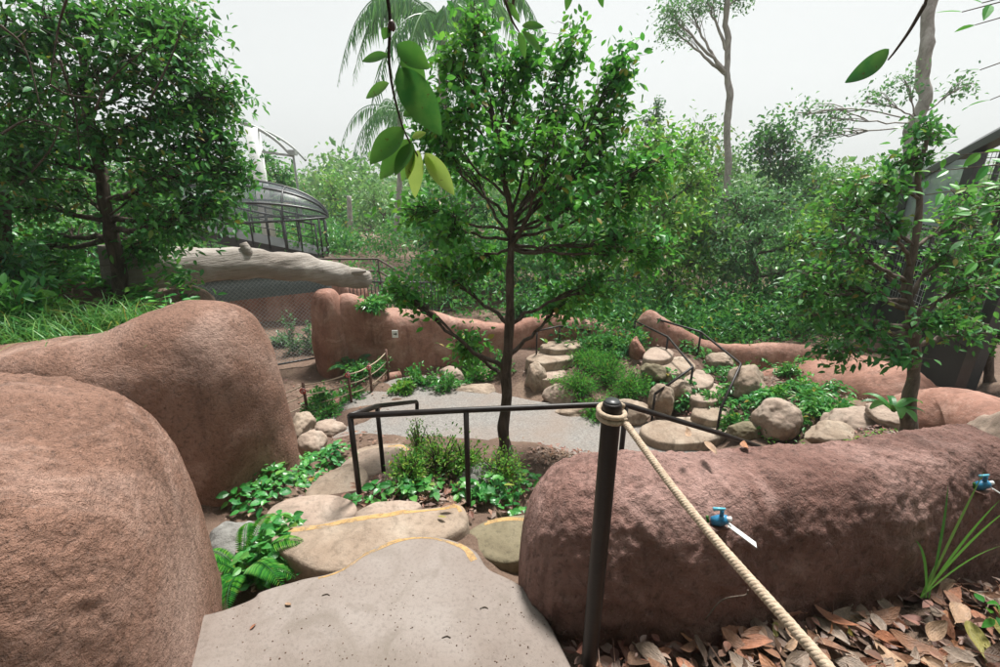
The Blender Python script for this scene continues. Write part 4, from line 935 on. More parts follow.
palm('second hazy palm with drooping fronds lower and further left', gpt(400, 300, 24), at(400, 112, 24), .15, .12, 15, 4.0, 'leaf_grey', 6, 1.0, 36)
t = thing('bare_trunk', gpt(350, 290, 27), 'thin pale bare trunk standing among the distant trees at left', 'tree')
b = MB(); p0 = gpt(352, 290, 27); tube(b, smooth_path([p0, at(350, 230, 27), at(349, 196, 27)], 20), [.2, .13], 10); b.build('trunk', M['bark_pale'], t)
# forest floor growth and the far wood
rg = np.random.default_rng(5); b = MB(); P = []
for k in range(260):
    a = rg.uniform(-1.0, 1.0); d = rg.uniform(34, 75); x, y = math.tan(a) * d * .9, d; h = rg.uniform(3, 6.2)
    c = np.array((x, y, -2 + h * .5)); q = unit(rg.normal(size=(240, 3))) * rg.uniform(.55, 1.05, (240, 1)) * np.array((2.6, 2.6, h * .55)); P.append(c + q)
P = np.concatenate(P); n = len(P); leaves(b, P, rg.normal(size=(n, 3)), rg.normal(size=(n, 3)) * .6 + np.array((0, -.2, .8)), rg.uniform(.3, .75, n), .55, .1, .15)
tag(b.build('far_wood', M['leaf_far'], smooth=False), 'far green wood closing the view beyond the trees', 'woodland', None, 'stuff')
rg = np.random.default_rng(6); b = MB(); Q = []
for k in range(520):
    d = 10.8 + 26 * rg.random() ** 1.3; x = rg.uniform(-.95, 1.05) * d * 1.05
    if k % 5 == 0: d = rg.uniform(9.3, 11); x = rg.uniform(1.5, 7.5)
    if x < -2.2 and d < 13 and x > -6: continue
    if -1.0 < x / d < -.41 and d < 19: continue
    h = rg.uniform(.5, 1.1) + .02 * d; q = unit(rg.normal(size=(190, 3))) * rg.uniform(.5, 1, (190, 1)) * np.array((1.1, 1.1, h)); q[:, 2] = np.abs(q[:, 2]); Q.append(q + np.array((x, d, g1(x, d))))
Q = np.concatenate(Q); n = len(Q); leaves(b, Q, rg.normal(size=(n, 3)) + np.array((0, 0, .2)), rg.normal(size=(n, 3)) * .5 + np.array((0, -.2, .9)), rg.uniform(.6, 1.3, n) * (.06 + .008 * Q[:, 1]), .42, .1, .2)
tag(b.build('undergrowth', M['leaf_mid'], smooth=False), 'tangled green undergrowth covering the forest floor behind the walls', 'undergrowth', None, 'stuff')
sp = [(870, 330, 10.5), (820, 328, 10.2), (780, 335, 10.0), (730, 332, 10.2), (700, 326, 10.4), (670, 312, 10.6), (640, 304, 10.8), (905, 320, 10.6), (850, 310, 11.6), (800, 312, 11.6), (760, 318, 11.4), (715, 306, 11.8), (690, 290, 12), (600, 305, 11), (560, 300, 11.2), (520, 305, 11)]
names = ['dark undergrowth bush behind the ridge below the pavilion', 'dark undergrowth bush at the middle of the ridge', 'leafy bush hugging the ridge left of its middle', 'leafy bush at the foot of the grey green tree', 'shady bush right of the handrail top', 'shady bush behind the handrail top', 'bush above the upright stone at the ridge end',
         'dark bush under the pavilion edge', 'second row bush behind the gnarled tree branches', 'second row bush behind the ridge middle', 'second row bush right of the dark forked trunk', 'second row bush left of the dark forked trunk', 'bush below the bushy yellow green tree', 'bush above the red wall right of the slender tree', 'bush above the red wall behind the slender tree', 'bush above the red wall left of the slender tree']
for k, ((px, py, Yy), nm) in enumerate(zip(sp, names)):
    p = gpt(px, py, Yy); shrub(nm, p, (.75, .6, .42), ['leaf_deep', 'leaf_mid', 'leaf_deep'][k % 3], 1300, .1, .42, stems=18, seed=k, group='bushes behind the ridge and wall')

# ------------------------------------------------------------------ left garden on the wall
rg = np.random.default_rng(8); b = MB(); n = 5200
x = rg.uniform(-6.5, -2.3, n); y = rg.uniform(2.86, 4.1, n) + .12 * np.sin(x * 3)
cl = vnoise(np.column_stack((x * 3, y * 3, x * 0)), 4); k_ = cl + .8 > rg.random(n) * 1.2; k_ &= (y > 2.97 + .1 * cl) & ((x < -2.75) | (y > 3.3)); k_ &= y < 3.35 + .25 * cl + .3 * (x < -2.9); x, y = x[k_], y[k_]
z = np.maximum(gh(x, y), .42); blades(b, np.column_stack((x, y, z)), .3, .008, rg, 1.1)
tag(b.build('grass', M['grass_blade'], smooth=False), 'long arching grass spilling over the left rock wall', 'grass', None, 'stuff')
cover('low leafy plants filling the garden above the left rock wall', [(-3.2, 4.1, .5, .5), (-2.9, 3.9, .35, .35), (-4.2, 4.2, .6, .5), (-5.2, 4.4, .7, .6), (-3.6, 4.8, .5, .4), (-4.4, 5.1, .6, .5), (-5.6, 5.4, .8, .6), (-6.6, 4.6, .7, .7), (-6.5, 6, .8, .7), (-2.75, 3.65, .25, .2)], 'leaf_bright', 520, .1, .34, .4, True, 12)
LS = [(60, 300, 4.0, .4, .25, 'leaf_yellowish', 'bright leafy shrub in the grass at the far left'), (105, 298, 4.2, .4, .22, 'leaf_bright', 'bright shrub at the foot of the forked tree'), (160, 304, 4.0, .32, .17, 'leaf_bright', 'low glossy shrub right of the forked trunk'),
      (200, 306, 3.8, .24, .12, 'leaf_bright', 'small leafy shrub at the top of the rounded wall end'), (30, 280, 5.0, .6, .35, 'leaf_cover', 'taller shrub behind the grass at the left edge'), (85, 270, 5.6, .6, .32, 'leaf_mid', 'shady shrub left behind the forked trunk'), (150, 268, 5.4, .4, .2, 'leaf_mid', 'shady shrub just left of the fallen log'),
      (15, 310, 3.6, .35, .25, 'leaf_mid', 'long leaved shrub cut by the left edge'), (20, 250, 6.5, .8, .5, 'leaf_deep', 'deep green bush in the shade at far left'), (110, 245, 7.0, .8, .45, 'leaf_deep', 'deep green bush in the shade behind the forked trunk')]
for k, (px, py, Yy, r, h, lm, lab) in enumerate(LS): shrub(lab, gpt(px, py, Yy), (r, r, h), lm, 700, .11, .34, stems=16, seed=40 + k, group='shrubs above the left rock wall', fine=True)
# plants round the netting and far wall
p = at(372, 307, 8.6); shrub('pale green fern like shrub hanging over the corner of the far red wall', p, (.42, .4, .12), 'leaf_cover', 500, .15, .36, stems=16, seed=60, up_=.0, group='plants along the far red wall')
FW = [(420, 378, G, .38, .24, 'leaf_cover', 'low bluish green plant at the foot of the far red wall'), (448, 382, G, .42, .26, 'leaf_cover', 'leafy plant beside the pointed pinkish boulder'), (402, 386, G, .22, .14, 'leaf_yellowish', 'small yellowish plant at the kerb end'), (478, 366, G + .1, .36, .28, 'leaf_bright', 'bright leafy plant below the far red wall'), (500, 362, G + .1, .3, .25, 'leaf_mid', 'dark leafy plant left of the slender trunk'), (466, 352, G + .3, .2, .28, 'leaf_mid', 'upright sapling against the far red wall')]
for k, (px, py, z, r, h, lm, lab) in enumerate(FW): p = atz(px, py + 6, z); p[2] = g1(p[0], p[1]); shrub(lab, p, (r, r * .7, h), lm, 420, .11, .36, stems=14, seed=70 + k, group='plants along the far red wall')
fern('dark fern with long fronds in the corner by the grey pillar', gpt(351, 360, 8.1), 11, .6, 'leaf_deep', 2, 1.2)
PF = [(318, 392, -1.95), (334, 385, -1.95), (350, 380, -1.95), (362, 370, -1.95), (375, 364, -1.95), (326, 402, -2.0)]
nm = ['leafy plant at the left end of the rope fence', 'leafy plant behind the second rope fence post', 'leafy plant between the middle rope fence posts', 'leafy plant below the dark fern', 'leafy plant at the right end of the rope fence', 'low leafy plant before the netting']
for k, ((px, py, z), lab) in enumerate(zip(PF, nm)): p = atz(px, py + 8, z); p[2] = g1(p[0], p[1]); shrub(lab, p, (.34, .3, .2), 'leaf_cover', 380, .1, .4, stems=14, seed=80 + k, group='plants inside the rope fence')
NP = [(300, 392, 9.0, .25, .5, 'pale sapling behind the netting'), (318, 398, 9.2, .22, .35, 'bushy plant behind the netting beside the grey pillar'), (290, 400, 9.4, .3, .2, 'low plant behind the netting at left')]
for k, (px, py, Yy, r, h, lab) in enumerate(NP): shrub(lab, gpt(px, py, Yy), (r, r, h), 'leaf_grey', 320, .1, .4, stems=10, seed=90 + k, group='plants behind the netting')

# ------------------------------------------------------------------ plants between the near steps
def sp_(px, py, rx, ry): p = ON(px, py); return (p[0], p[1], rx, ry)
cover('glossy creeping plants beside the left rock wall end', [sp_(252, 503, .2, .16), sp_(275, 490, .22, .2), sp_(300, 480, .25, .2), sp_(318, 464, .28, .22), sp_(335, 455, .2, .2), sp_(262, 478, .15, .15)], 'leaf_cover', 900, .075, .16, .62, True, 1)
cover('glossy creeping plants in the gap below the landing', [sp_(275, 568, .2, .13), sp_(300, 562, .16, .1), sp_(290, 548, .16, .12), sp_(255, 580, .14, .12), sp_(318, 566, .12, .06), sp_(300, 572, .1, .07), sp_(275, 556, .16, .1)], 'leaf_cover', 1700, .06, .2, .62, True, 2)
cover('creeping plants round the railing posts', [sp_(372, 500, .18, .1), sp_(430, 494, .2, .14), sp_(470, 500, .18, .1), sp_(500, 498, .2, .14), sp_(412, 490, .16, .12), sp_(515, 480, .18, .2)], 'leaf_cover', 1100, .07, .15, .62, True, 3)
fern('bright fern in the gap between the rock walls below the landing', gpt(246, 580, 1.78), 15, .36, 'leaf_bright', 4, 1.25, 34, .17)
fern('smaller fern touching the grey boulder by the landing', gpt(262, 560, 1.85), 9, .2, 'leaf_bright', 5, .9, 26, .2)
def tuft(label, c, r, n, h, w, lm, seed, name='grass_tuft', lean=.6):
    rg = np.random.default_rng(seed); b = MB(); q = rg.normal(size=(n, 2)) * r * .5; P = np.column_stack((c[0] + q[:, 0], c[1] + q[:, 1], gh(c[0] + q[:, 0], c[1] + q[:, 1]) - .01))
    blades(b, P, h, w, rg, lean); return tag(b.build(name, M[lm], smooth=False), label, 'grass', None, None)
SL = [(420, 462, .2, .34, 'tall feathery light green weed behind the railing'), (440, 470, .24, .2, 'feathery light green weed right of the tall one'), (465, 470, .24, .16, 'feathery weed beside the grey mottled boulder'), (500, 478, .22, .16, 'feathery weed at the foot of the slender trunk'), (410, 478, .18, .14, 'low weed behind the brown boulder')]
for k, (px, py, r, h, lab) in enumerate(SL): p = ON(px, py + 4); shrub(lab, p, (r, r, h), 'leaf_yellowish', 1100, .04, .36, stems=40, seed=110 + k, up_=.9, clump=.7, group='feathery weeds behind the railing')
MO = [(578, 378, .5, .42), (606, 372, .55, .5), (628, 382, .45, .42), (600, 395, .4, .3), (590, 360, .5, .42)]
nm = ['feathery bright green mound left of the stairs boulders', 'tallest feathery green mound beyond the gravel', 'feathery green mound against the tan boulders', 'low feathery growth at the gravel edge', 'feathery green mound at the back of its cluster']
for k, ((px, py, r, h), lab) in enumerate(zip(MO, nm)): p = atz(px, py + 12, -1.95); p[2] = g1(p[0], p[1]); shrub(lab, p, (r, r * .8, h * .6), 'leaf_bright', 2200, .07, .24, stems=46, seed=120 + k, up_=.9, clump=.6, group='feathery green mounds beyond the gravel')
for k, (px, py, lab) in enumerate(((612, 345, 'dark leafy bush above the feathery mounds'), (590, 335, 'dark leafy bush left above the feathery mounds'), (632, 335, 'dark bush by the top of the far stairs'))): shrub(lab, gpt(px, py, 8.4), (.45, .4, .3), 'leaf_mid', 900, .1, .45, stems=18, seed=130 + k, group='bushes by the top of the far stairs')

# ground plants on the right slope
cover('leafy ground plants between the boulders of the right slope', [sp_(*a) for a in ((690, 400, .2, .25), (720, 378, .35, .2), (735, 398, .3, .3), (760, 405, .25, .3), (735, 415, .25, .2), (790, 395, .4, .35), (805, 375, .5, .4), (770, 362, .5, .3), (820, 410, .4, .3), (715, 365, .4, .2), (690, 352, .3, .3), (800, 425, .3, .25), (680, 410, .2, .2), (765, 428, .25, .2), (840, 395, .4, .3), (670, 385, .2, .2), (830, 365, .4, .3), (655, 385, .2, .2))], 'leaf_cover', 900, .1, .3, .5, False, 6)
SR = [(745, 372, 'leafy plant behind the large angular boulder'), (800, 388, 'leafy plant right of the large angular boulder'), (815, 398, 'leafy plant right of the egg shaped boulder'), (790, 372, 'leafy plant under the ridge'), (770, 395, 'leafy plant between the angular and the egg shaped boulders'), (712, 400, 'leafy plant inside the lower handrail'), (735, 425, 'leafy plant left of the golden brown boulder'), (725, 350, 'leafy plant above the round tan boulder'), (830, 412, 'leafy plant left of the wide pale boulder'), (672, 402, 'leafy plant at the foot of the left handrail')]
for k, (px, py, lab) in enumerate(SR): shrub(lab, ON(px, py + 5), (.26, .22, .16), ['leaf_cover', 'leaf_bright', 'leaf_cover'][k % 3], 420, .1, .42, stems=14, seed=140 + k, group='leafy plants on the right slope')
fern("bird's nest fern with broad strap leaves beside the gnarled trunk", at(893, 412, 4.25), 9, .36, 'leaf_mid', 7, 1.0, strap=True, sw=.13)
fern('strappy rosette plant between the boulders of the right slope', ON(805, 402), 14, .34, 'leaf_yellowish', 8, .8, strap=True, sw=.05)
cover('sparse creeping plants at the right edge behind the wall', [sp_(975, 425, .25, .2), sp_(1000, 418, .3, .2)], 'leaf_bright', 160, .08, .18, .5, True, 9)
cover('moss and small plants along the back of the right rock wall', [sp_(830, 436, .5, .12), sp_(880, 437, .4, .1), sp_(780, 440, .3, .1)], 'leaf_yellowish', 700, .04, .08, .5, False, 10)

def sky_blocker_tree(label, x, y, seed):  # unseen trees, added to keep skylight off the near wall face
    c = [np.array((x, y, -.1)), np.array((x + .1, y, 1.5)), np.array((x, y + .2, 3.2)), np.array((x, y + .3, 4.6))]; rg = np.random.default_rng(seed)
    lb_ = [(np.array((x + rg.uniform(-1.6, 1.6), y + rg.uniform(-.8, .9), z)), np.array((1.1, .8, .75)), .3 + .15 * k) for k, z in enumerate((1.2, 2.0, 2.8, 3.6, 4.6)) for _ in range(2)]
    tree('broadleaf_tree', label, 'tree', c, .12, .05, lb_, 'bark_dark', 'leaf_deep', L=.18, per=44, nsub=22, sig=.25, wr=.5, group='sky blocking trees added behind the viewer', seed=seed, twig=False)
for x_, y_, s_, nm in ((-5.2, -1.6, 61, 'farthest left'), (-2.6, -2.9, 62, 'left of the middle'), (.2, -3.3, 63, 'in the middle'), (2.8, -2.9, 64, 'right of the middle'), (5.4, -1.4, 65, 'farthest right')): sky_blocker_tree('unseen tree added behind the viewer to block skylight, ' + nm, x_, y_, s_)

# ------------------------------------------------------------------ upper walkway with arched roof at the left
def walkway():
    d0, d1 = at(196, 226, 15.0), at(324, 252, 15.6)
    t = thing('covered_walkway', d0 * .5 + d1 * .5 - up * 2, 'raised dark metal walkway with a barrel roof descending behind the fallen log', 'walkway')
    b = MB(); bar(b, d0 - up * .12, d1 - up * .12, 1.6, .3); b.build('deck', M['dark_metal'], t)
    dr = unit(d1 - d0); sd = unit(np.cross(dr, up)); n = 9
    for s in (.8, -.8):
        b = MB(); tube(b, [d0 + sd * s + up * 1.0, d1 + sd * s + up * 1.0], .035, 8); b.build('rail', M['dark_metal'], t)
        b = MB(); tube(b, [d0 + sd * s + up * .55, d1 + sd * s + up * .55], .018, 6); b.build('rail', M['dark_metal'], t)
        for k in range(n):
            p = d0 + (d1 - d0) * k / (n - 1) + sd * s; b = MB(); tube(b, [p - up * .1, p + up * 1.0], .028, 6); b.build('post', M['dark_metal'], t)
    for k in (0, 3, 6):
        p = d0 + (d1 - d0) * (k + .5) / 7; b = MB(); tube(b, [p - up * .2, np.array((p[0], p[1], g1(p[0], p[1]) - .2))], .07, 8); b.build('column', M['dark_metal'], t)
    # shell roof: a half ellipsoid whose ribs run together at the low end
    c = at(222, 221, 15.0); e = at(328, 217, 15.6); ax = e - c; A_ = np.linalg.norm(ax); ax /= A_; s2 = unit(np.cross(ax, up)); u2 = np.cross(s2, ax)
    def shell(th, ph): return c + ax * A_ * math.sin(ph) + (s2 * math.cos(th) * 1.25 + u2 * math.sin(th) * 1.3) * math.cos(ph)
    T_, P_ = np.linspace(0, np.pi, 19), np.linspace(-.5, 1.5, 22); V = np.array([shell(a, q) for q in P_ for a in T_]); i = np.arange(21)[:, None] * 19; j = np.arange(18)[None, :]
    q = np.stack((i + j, i + j + 1, i + 20 + j, i + 19 + j), -1).reshape(-1, 4); b = MB(); b.add(V, q); b.add(c + (V - c) * .985, q[:, ::-1]); b.build('roof_sheet', M['canopy_sheet'], t)
    for a in (0, .5, 1.05, 1.57, 2.1, 2.65, np.pi): b = MB(); tube(b, np.array([shell(a, x) for x in np.linspace(-.5, 1.55, 26)]), .04, 6); b.build('roof_rib', M['dark_metal'], t)
    for x in (-.5, .1, .7): b = MB(); tube(b, np.array([shell(a, x) for a in np.linspace(0, np.pi, 20)]), .03, 6); b.build('roof_hoop', M['dark_metal'], t)
    for x in (.0, .7, 1.2):
        for a in (0, np.pi): p = shell(a, x); b = MB(); tube(b, [p, p - up * 1.3], .035, 6); b.build('roof_post', M['dark_metal'], t)
walkway()
t = thing('arched_frame', at(268, 230, 21), 'pale grey arched steel frame rising above the walkway roof', 'steel frame')
A = [at(222, 116, 21), at(245, 123, 21), at(262, 131, 21), at(278, 142, 21), at(292, 156, 21)]
b = MB(); tube(b, smooth_path(A, 30), .07, 8); b.build('arch', M['grey_metal'], t)
b = MB(); tube(b, smooth_path([a + np.array((.1, 1.2, -.15)) for a in A], 30), .05, 8); b.build('arch', M['grey_metal'], t)
p = at(293, 154, 21); b = MB(); tube(b, [p + up * .1, np.array((p[0], p[1], g1(p[0], p[1])))], .05, 8); box(b, p + up * .05, (.28, .28, .22)); b.build('post', M['grey_metal'], t)
p = at(252, 128, 21); b = MB(); tube(b, [p, np.array((p[0], p[1], g1(p[0], p[1])))], .28, 12); b.build('column', M['white_plate'], t)
b = MB(); bar(b, at(250, 150, 21), at(293, 156, 21), .06, .1); b.build('beam', M['grey_metal'], t)

# ------------------------------------------------------------------ glass pavilion at the right
def pavilion():
    e = [at(800, 240, 13.0), at(912, 183, 9.6), at(1010, 132, 7.2), at(1120, 70, 5.6)]
    t = thing('glass_pavilion', (e[1][0], e[1][1] + .5, g1(e[1][0], e[1][1])), 'dark framed glass pavilion with a sloping roof edge behind the gnarled right tree', 'pavilion')
    b = MB()
    for a, c in zip(e[:-1], e[1:]): bar(b, a, c, .2, .13)
    b.build('roof_edge', M['dark_metal'], t)
    back = np.array((2.6, 4.0, -.5))
    b = MB()
    for a, c in zip(e[:-1], e[1:]): b.add([a + up * .12, c + up * .12, c + back + up * .12, a + back + up * .12, a + up * .09, c + up * .09, c + back + up * .09, a + back + up * .09], [(0, 1, 2, 3), (7, 6, 5, 4), (0, 4, 5, 1), (3, 2, 6, 7)])
    b.build('roof', M['dark_metal'], t, smooth=False)
    cols = [(e[0] * .55 + e[1] * .45), e[1] * .97 + e[2] * .03, e[1] * .2 + e[2] * .8, e[2] * .3 + e[3] * .7]
    for c in cols:
        f = g1(c[0], c[1]); b = MB(); box(b, (c[0], c[1] + .06, (c[2] + f) / 2 - .1), (.16, .16, c[2] - f)); b.build('column', M['dark_metal'], t, smooth=False)
    for a, c in zip(cols[:-1], cols[1:]):
        za = min(a[2], c[2]); f = min(g1(a[0], a[1]), g1(c[0], c[1]))
        o = np.array((.1, .14, 0))
        z0, z1 = f + 1.0, za - .1; aa, cc = a + o, c + o; Lw = np.linalg.norm((cc - aa)[:2]); dw = (cc - aa) * np.array((1, 1, 0)) / Lw
        w = MB(); base_ = np.array((aa[0], aa[1], z0))
        for q in np.arange(.12, Lw, .12): tube(w, [base_ + dw * q, base_ + dw * q + up * (z1 - z0)], .006, 4, cap=False)
        for q in np.arange(.12, z1 - z0, .12): tube(w, [base_ + up * q + np.array((0, .012, 0)), base_ + up * q + dw * Lw + np.array((0, .012, 0))], .006, 4, cap=False)
        w.build('mesh_panel', M['wire'], t)
        w = MB(); g_ = np.array((.5, 1.6, 0)); bar(w, np.array((aa[0], aa[1], za - .75)) + g_, np.array((cc[0], cc[1], za - .75)) + g_, .03, 1.1); w.build('pane', M['glass_grey'], t)
        w = MB(); g_ = np.array((1.2, 2.4, 0)); bar(w, np.array((aa[0], aa[1], f + 1.0)) + g_, np.array((cc[0], cc[1], f + 1.0)) + g_, .05, 2.0); w.build('inner_wall', M['painted_shade_wall'], t)  # dark sheet standing in for the shadow inside the pavilion
        for zz_ in (f + .95, (z0 + z1) / 2): b = MB(); bar(b, np.array((a[0], a[1], zz_)) + o * .6, np.array((c[0], c[1], zz_)) + o * .6, .08, .1); b.build('transom', M['dark_metal'], t)
        for s in (.33, .66): p = aa + (cc - aa) * s; b = MB(); bar(b, np.array((p[0], p[1] - .03, f + .95)), np.array((p[0], p[1] - .03, za)), .05, .05); b.build('mullion', M['dark_metal'], t)
        b = MB(); bar(b, np.array((a[0], a[1], f + .45)) + o, np.array((c[0], c[1], f + .45)) + o, .08, .95); b.build('base_wall', M['painted_shade_wall'], t)
    for k, (px, py) in enumerate(((812, 238), (850, 234), (885, 232))):
        b = MB(); P = [at(px - 30, py + 12, 11.5), at(px, py - 2, 11.3), at(px + 40, py - 8, 11), at(px + 85, py - 4, 10.6)]; tube(b, smooth_path(P, 16), .035, 6); b.build('curved_rib', M['dark_metal'], t)
pavilion()

# ------------------------------------------------------------------ overhanging tree behind the viewer, its sprigs hang into view
def hang(parent, path, leaf_list, name, mat):
    b = MB(); tube(b, smooth_path(path, 30), np.linspace(.004, .0016, 30), 6); st = b.build(name, M['bark_dark'], parent)
def leafset(parent, items, mat, name='leaf_spray'):
    for (bx, by, tx, ty, Yy, wr, dy) in items:
        p, q = at(bx, by, Yy), at(tx, ty, Yy + dy); d = q - p; n_ = np.array((.35 * random.uniform(-1, 1), -1.0, .35)); b = MB(); L_ = float(np.linalg.norm(d))
        leaves(b, [p], [d], [n_], L_, wr, .14, .04 if wr != .3 else -.14, 2); b.build('leaf', M[mat], parent)
ov = thing('overhanging_tree', (-1.1, -1.9, -.05), 'broad leaved tree overhead whose leafy sprigs dangle into the top of the view', 'tree')
def limb(name, P, r, par=ov): b = MB(); tube(b, smooth_path(P, 30), r, 8); return b.build(name, M['bark_brown'], par)
limb('trunk', [(-1.1, -1.9, -.1), (-1.05, -1.85, 1.2), (-.8, -1.7, 2.6), (-.6, -1.4, 3.8)], [.13, .1, .08, .06])
limb('branch', [(-.8, -1.7, 2.6), (-.6, -.6, 3.0), (-.35, .5, 3.0), (-.26, .98, 2.7), at(386, -12, 1.05)], [.05, .03, .015, .006, .003])
limb('branch', [(-.75, -1.65, 2.8), (-.3, -.6, 3.1), (.02, .6, 3.0), at(515, -40, 1.25), at(505, 0, 1.25)], [.045, .025, .012, .004, .003])
limb('branch', [(-.7, -1.6, 3.0), (.4, -.7, 3.3), (.85, .6, 2.9), at(975, -160, 1.1), at(938, -40, 1.1), at(925, 4, 1.1)], [.045, .028, .014, .004, .003])
limb('branch', [(-.6, -1.4, 3.8), (.8, -1.2, 4.4), (1.8, -.4, 4.6)], [.06, .03, .01])
limb('branch', [(-.7, -1.5, 3.4), (-1.8, -1.0, 4.0), (-2.6, -.4, 4.2)], [.05, .03, .01])
Y1 = 1.05
for P in ([at(386, -12, Y1), at(390, 20, Y1), at(389, 60, Y1), at(394, 95, Y1), at(404, 130, Y1), at(418, 156, Y1)],): hang(ov, P, None, 'hanging_twig', None)
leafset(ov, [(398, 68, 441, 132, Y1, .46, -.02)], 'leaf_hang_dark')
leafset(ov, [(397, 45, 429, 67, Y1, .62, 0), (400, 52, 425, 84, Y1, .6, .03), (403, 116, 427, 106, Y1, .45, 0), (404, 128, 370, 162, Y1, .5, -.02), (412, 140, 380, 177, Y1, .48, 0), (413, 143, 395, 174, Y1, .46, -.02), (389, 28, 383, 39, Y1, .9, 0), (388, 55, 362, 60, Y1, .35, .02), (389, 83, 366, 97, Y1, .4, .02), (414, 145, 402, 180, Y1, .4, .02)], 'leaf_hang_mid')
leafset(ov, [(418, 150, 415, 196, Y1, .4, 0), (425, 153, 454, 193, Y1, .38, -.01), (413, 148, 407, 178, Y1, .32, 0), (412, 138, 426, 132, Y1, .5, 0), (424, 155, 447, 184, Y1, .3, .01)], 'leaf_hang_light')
b = MB(); rock(b, at(391.5, 26, Y1), (.008, .008, .011), 3, 4, .1, 3); b.build('berry', M['berry'], ov)
Y2 = 1.25; hang(ov, [at(505, 0, Y2), at(512, 20, Y2), at(519, 32, Y2)], None, 'hanging_twig', None)
leafset(ov, [(522, 26, 544, 26, Y2, .42, 0), (522, 31, 541, 51, Y2, .36, 0), (519, 32, 525, 58, Y2, .36, 0), (507, 2, 520, 22, Y2, .35, .02), (570, -12, 566, 10, Y2, .45, 0), (598, -10, 603, 7, Y2, .4, 0)], 'leaf_hang_mid')
hang(ov, [at(925, 4, 1.1), at(910, 30, 1.1), at(896, 50, 1.1), at(888, 60, 1.1)], None, 'hanging_twig', None)
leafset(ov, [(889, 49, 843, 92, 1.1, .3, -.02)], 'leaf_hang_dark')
rg = np.random.default_rng(77); lf = MB()
for c, r, n in (((-1.2, -1.6, 4.2), (1.6, 1.1, .6), 3500), ((.8, -1.1, 4.6), (1.5, .9, .5), 3000), ((-2.6, -.5, 4.4), (1.2, 1, .5), 2500)):
    P = np.array(c) + rg.normal(size=(n, 3)) * np.array(r) * .55; leaves(lf, P, rg.normal(size=(n, 3)) + np.array((0, 0, -.5)), rg.normal(size=(n, 3)) * .4 + up, rg.uniform(.1, .2, n), .38, .1, .2)
lf.build('crown', M['leaf_mid'], ov, smooth=False)  # out-of-view crown, thickened to hold back sky behind the viewer

# fine leaved tree reaching in from the right edge
rt = thing('fine_leaved_tree', (3.6, 1.2, -.2), 'small leaved tree just outside the right edge whose twigs reach into view', 'tree')
limb('trunk', [(3.6, 1.2, -.3), (3.55, 1.4, 1.0), (3.3, 1.7, 2.4), (3.1, 1.9, 3.2)], [.07, .055, .04, .02], rt)
lf = MB(); br = MB(); rg = np.random.default_rng(13)
def frond(a, c, nleaf, L):
    P = bez(np.asarray(a), (np.asarray(a) + c) / 2 + up * .08, np.asarray(c), 12); tube(br, P, np.linspace(.008, .002, 12), 5)
    s = np.linspace(.35, 1, nleaf); Q = np.column_stack([np.interp(s, np.linspace(0, 1, 12), P[:, i]) for i in range(3)]); T = unit(np.gradient(Q, axis=0)); S = unit(np.cross(T, np.array((0, -.6, 1.0))))
    sg = np.where(np.arange(nleaf) % 2, 1, -1)[:, None]; leaves(lf, Q, S * sg * .8 + T * .6 + rg.normal(size=(nleaf, 3)) * .15, rg.normal(size=(nleaf, 3)) * .25 + np.array((0, -.5, 1)), L * rg.uniform(.7, 1.2, nleaf), .42, .1, .15, True)
tp = (3.3, 1.7, 2.4); t2 = (3.45, 1.55, 1.7)
for px, py, Yy, s_, n in ((930, 172, 2.4, t2, 16), (925, 195, 2.3, t2, 18), (935, 222, 2.4, t2, 16), (945, 245, 2.5, t2, 14), (950, 190, 2.6, t2, 16), (960, 155, 2.4, t2, 14), (955, 268, 2.5, t2, 12), (970, 210, 2.2, t2, 14), (962, 12, 2.2, tp, 12), (975, 25, 2.3, tp, 10), (980, 70, 2.2, tp, 10), (990, 100, 2.4, tp, 8), (982, 3, 2.1, tp, 8)): frond(s_, at(px, py, Yy), n, .085)
br.build('branches', M['bark_brown'], rt); lf.build('leaves', M['leaf_bright'], rt, smooth=False)

# ------------------------------------------------------------------ fallen leaves
rg = np.random.default_rng(21)
def dryleaf(seed):
    r2 = np.random.default_rng(seed); b = MB(); st = np.linspace(0, 1, 9); L, w = 1.0, r2.uniform(.34, .5); cur = r2.uniform(-.7, .9); cup = r2.uniform(-.35, .6); rows = []; tw = r2.uniform(-.5, .5)
    for s in st:
        hw = w * .5 * math.sin(math.pi * min(1, s * .96 + .02)) ** .75; z = cur * (s - .5) ** 2 * 1.2; a = tw * (s - .5)
        for k in (-1, -.5, 0, .5, 1): rows.append((s - .5, math.cos(a) * hw * k + .03 * math.sin(s * 5 + seed), z + cup * hw * abs(k) ** 1.6 + math.sin(a) * hw * k + .012 * math.sin(9 * s + k * 4 + seed)))
    V = np.array(rows); q = np.array([(i * 5 + j, i * 5 + j + 1, i * 5 + j + 6, i * 5 + j + 5) for i in range(8) for j in range(4)]); b.add(V, q)
    tube(b, [V[2] + np.array((0, 0, 0)), V[2] + np.array((-.12, .01, .02))], .012, 4); return b
cols_ = [('brown', (.2, .1, .058)), ('russet', (.28, .115, .06)), ('tan', (.36, .23, .145)), ('grey', (.25, .185, .14)), ('dark brown', (.1, .058, .037)), ('yellow green', (.25, .22, .05)), ('orange brown', (.34, .15, .07))]
for nm_, c in cols_:
    m, nt, bs_, out = newmat('dry_' + nm_); v = objco(nt); f = nnoise(nt, 5, 6, .7, v, .4)
    nt.links.new(ramp(nt, f, [(.3, tuple(x * .55 for x in c)), (.55, c), (.75, tuple(min(1, x * 1.35) for x in c))]), bs_.inputs['Base Color']); bs_.inputs['Roughness'].default_value = .5
    bump(nt, bs_, nnoise(nt, 14, 4, .6, objco(nt, (.4, 2, 1))), .5, .02)
protos = {}
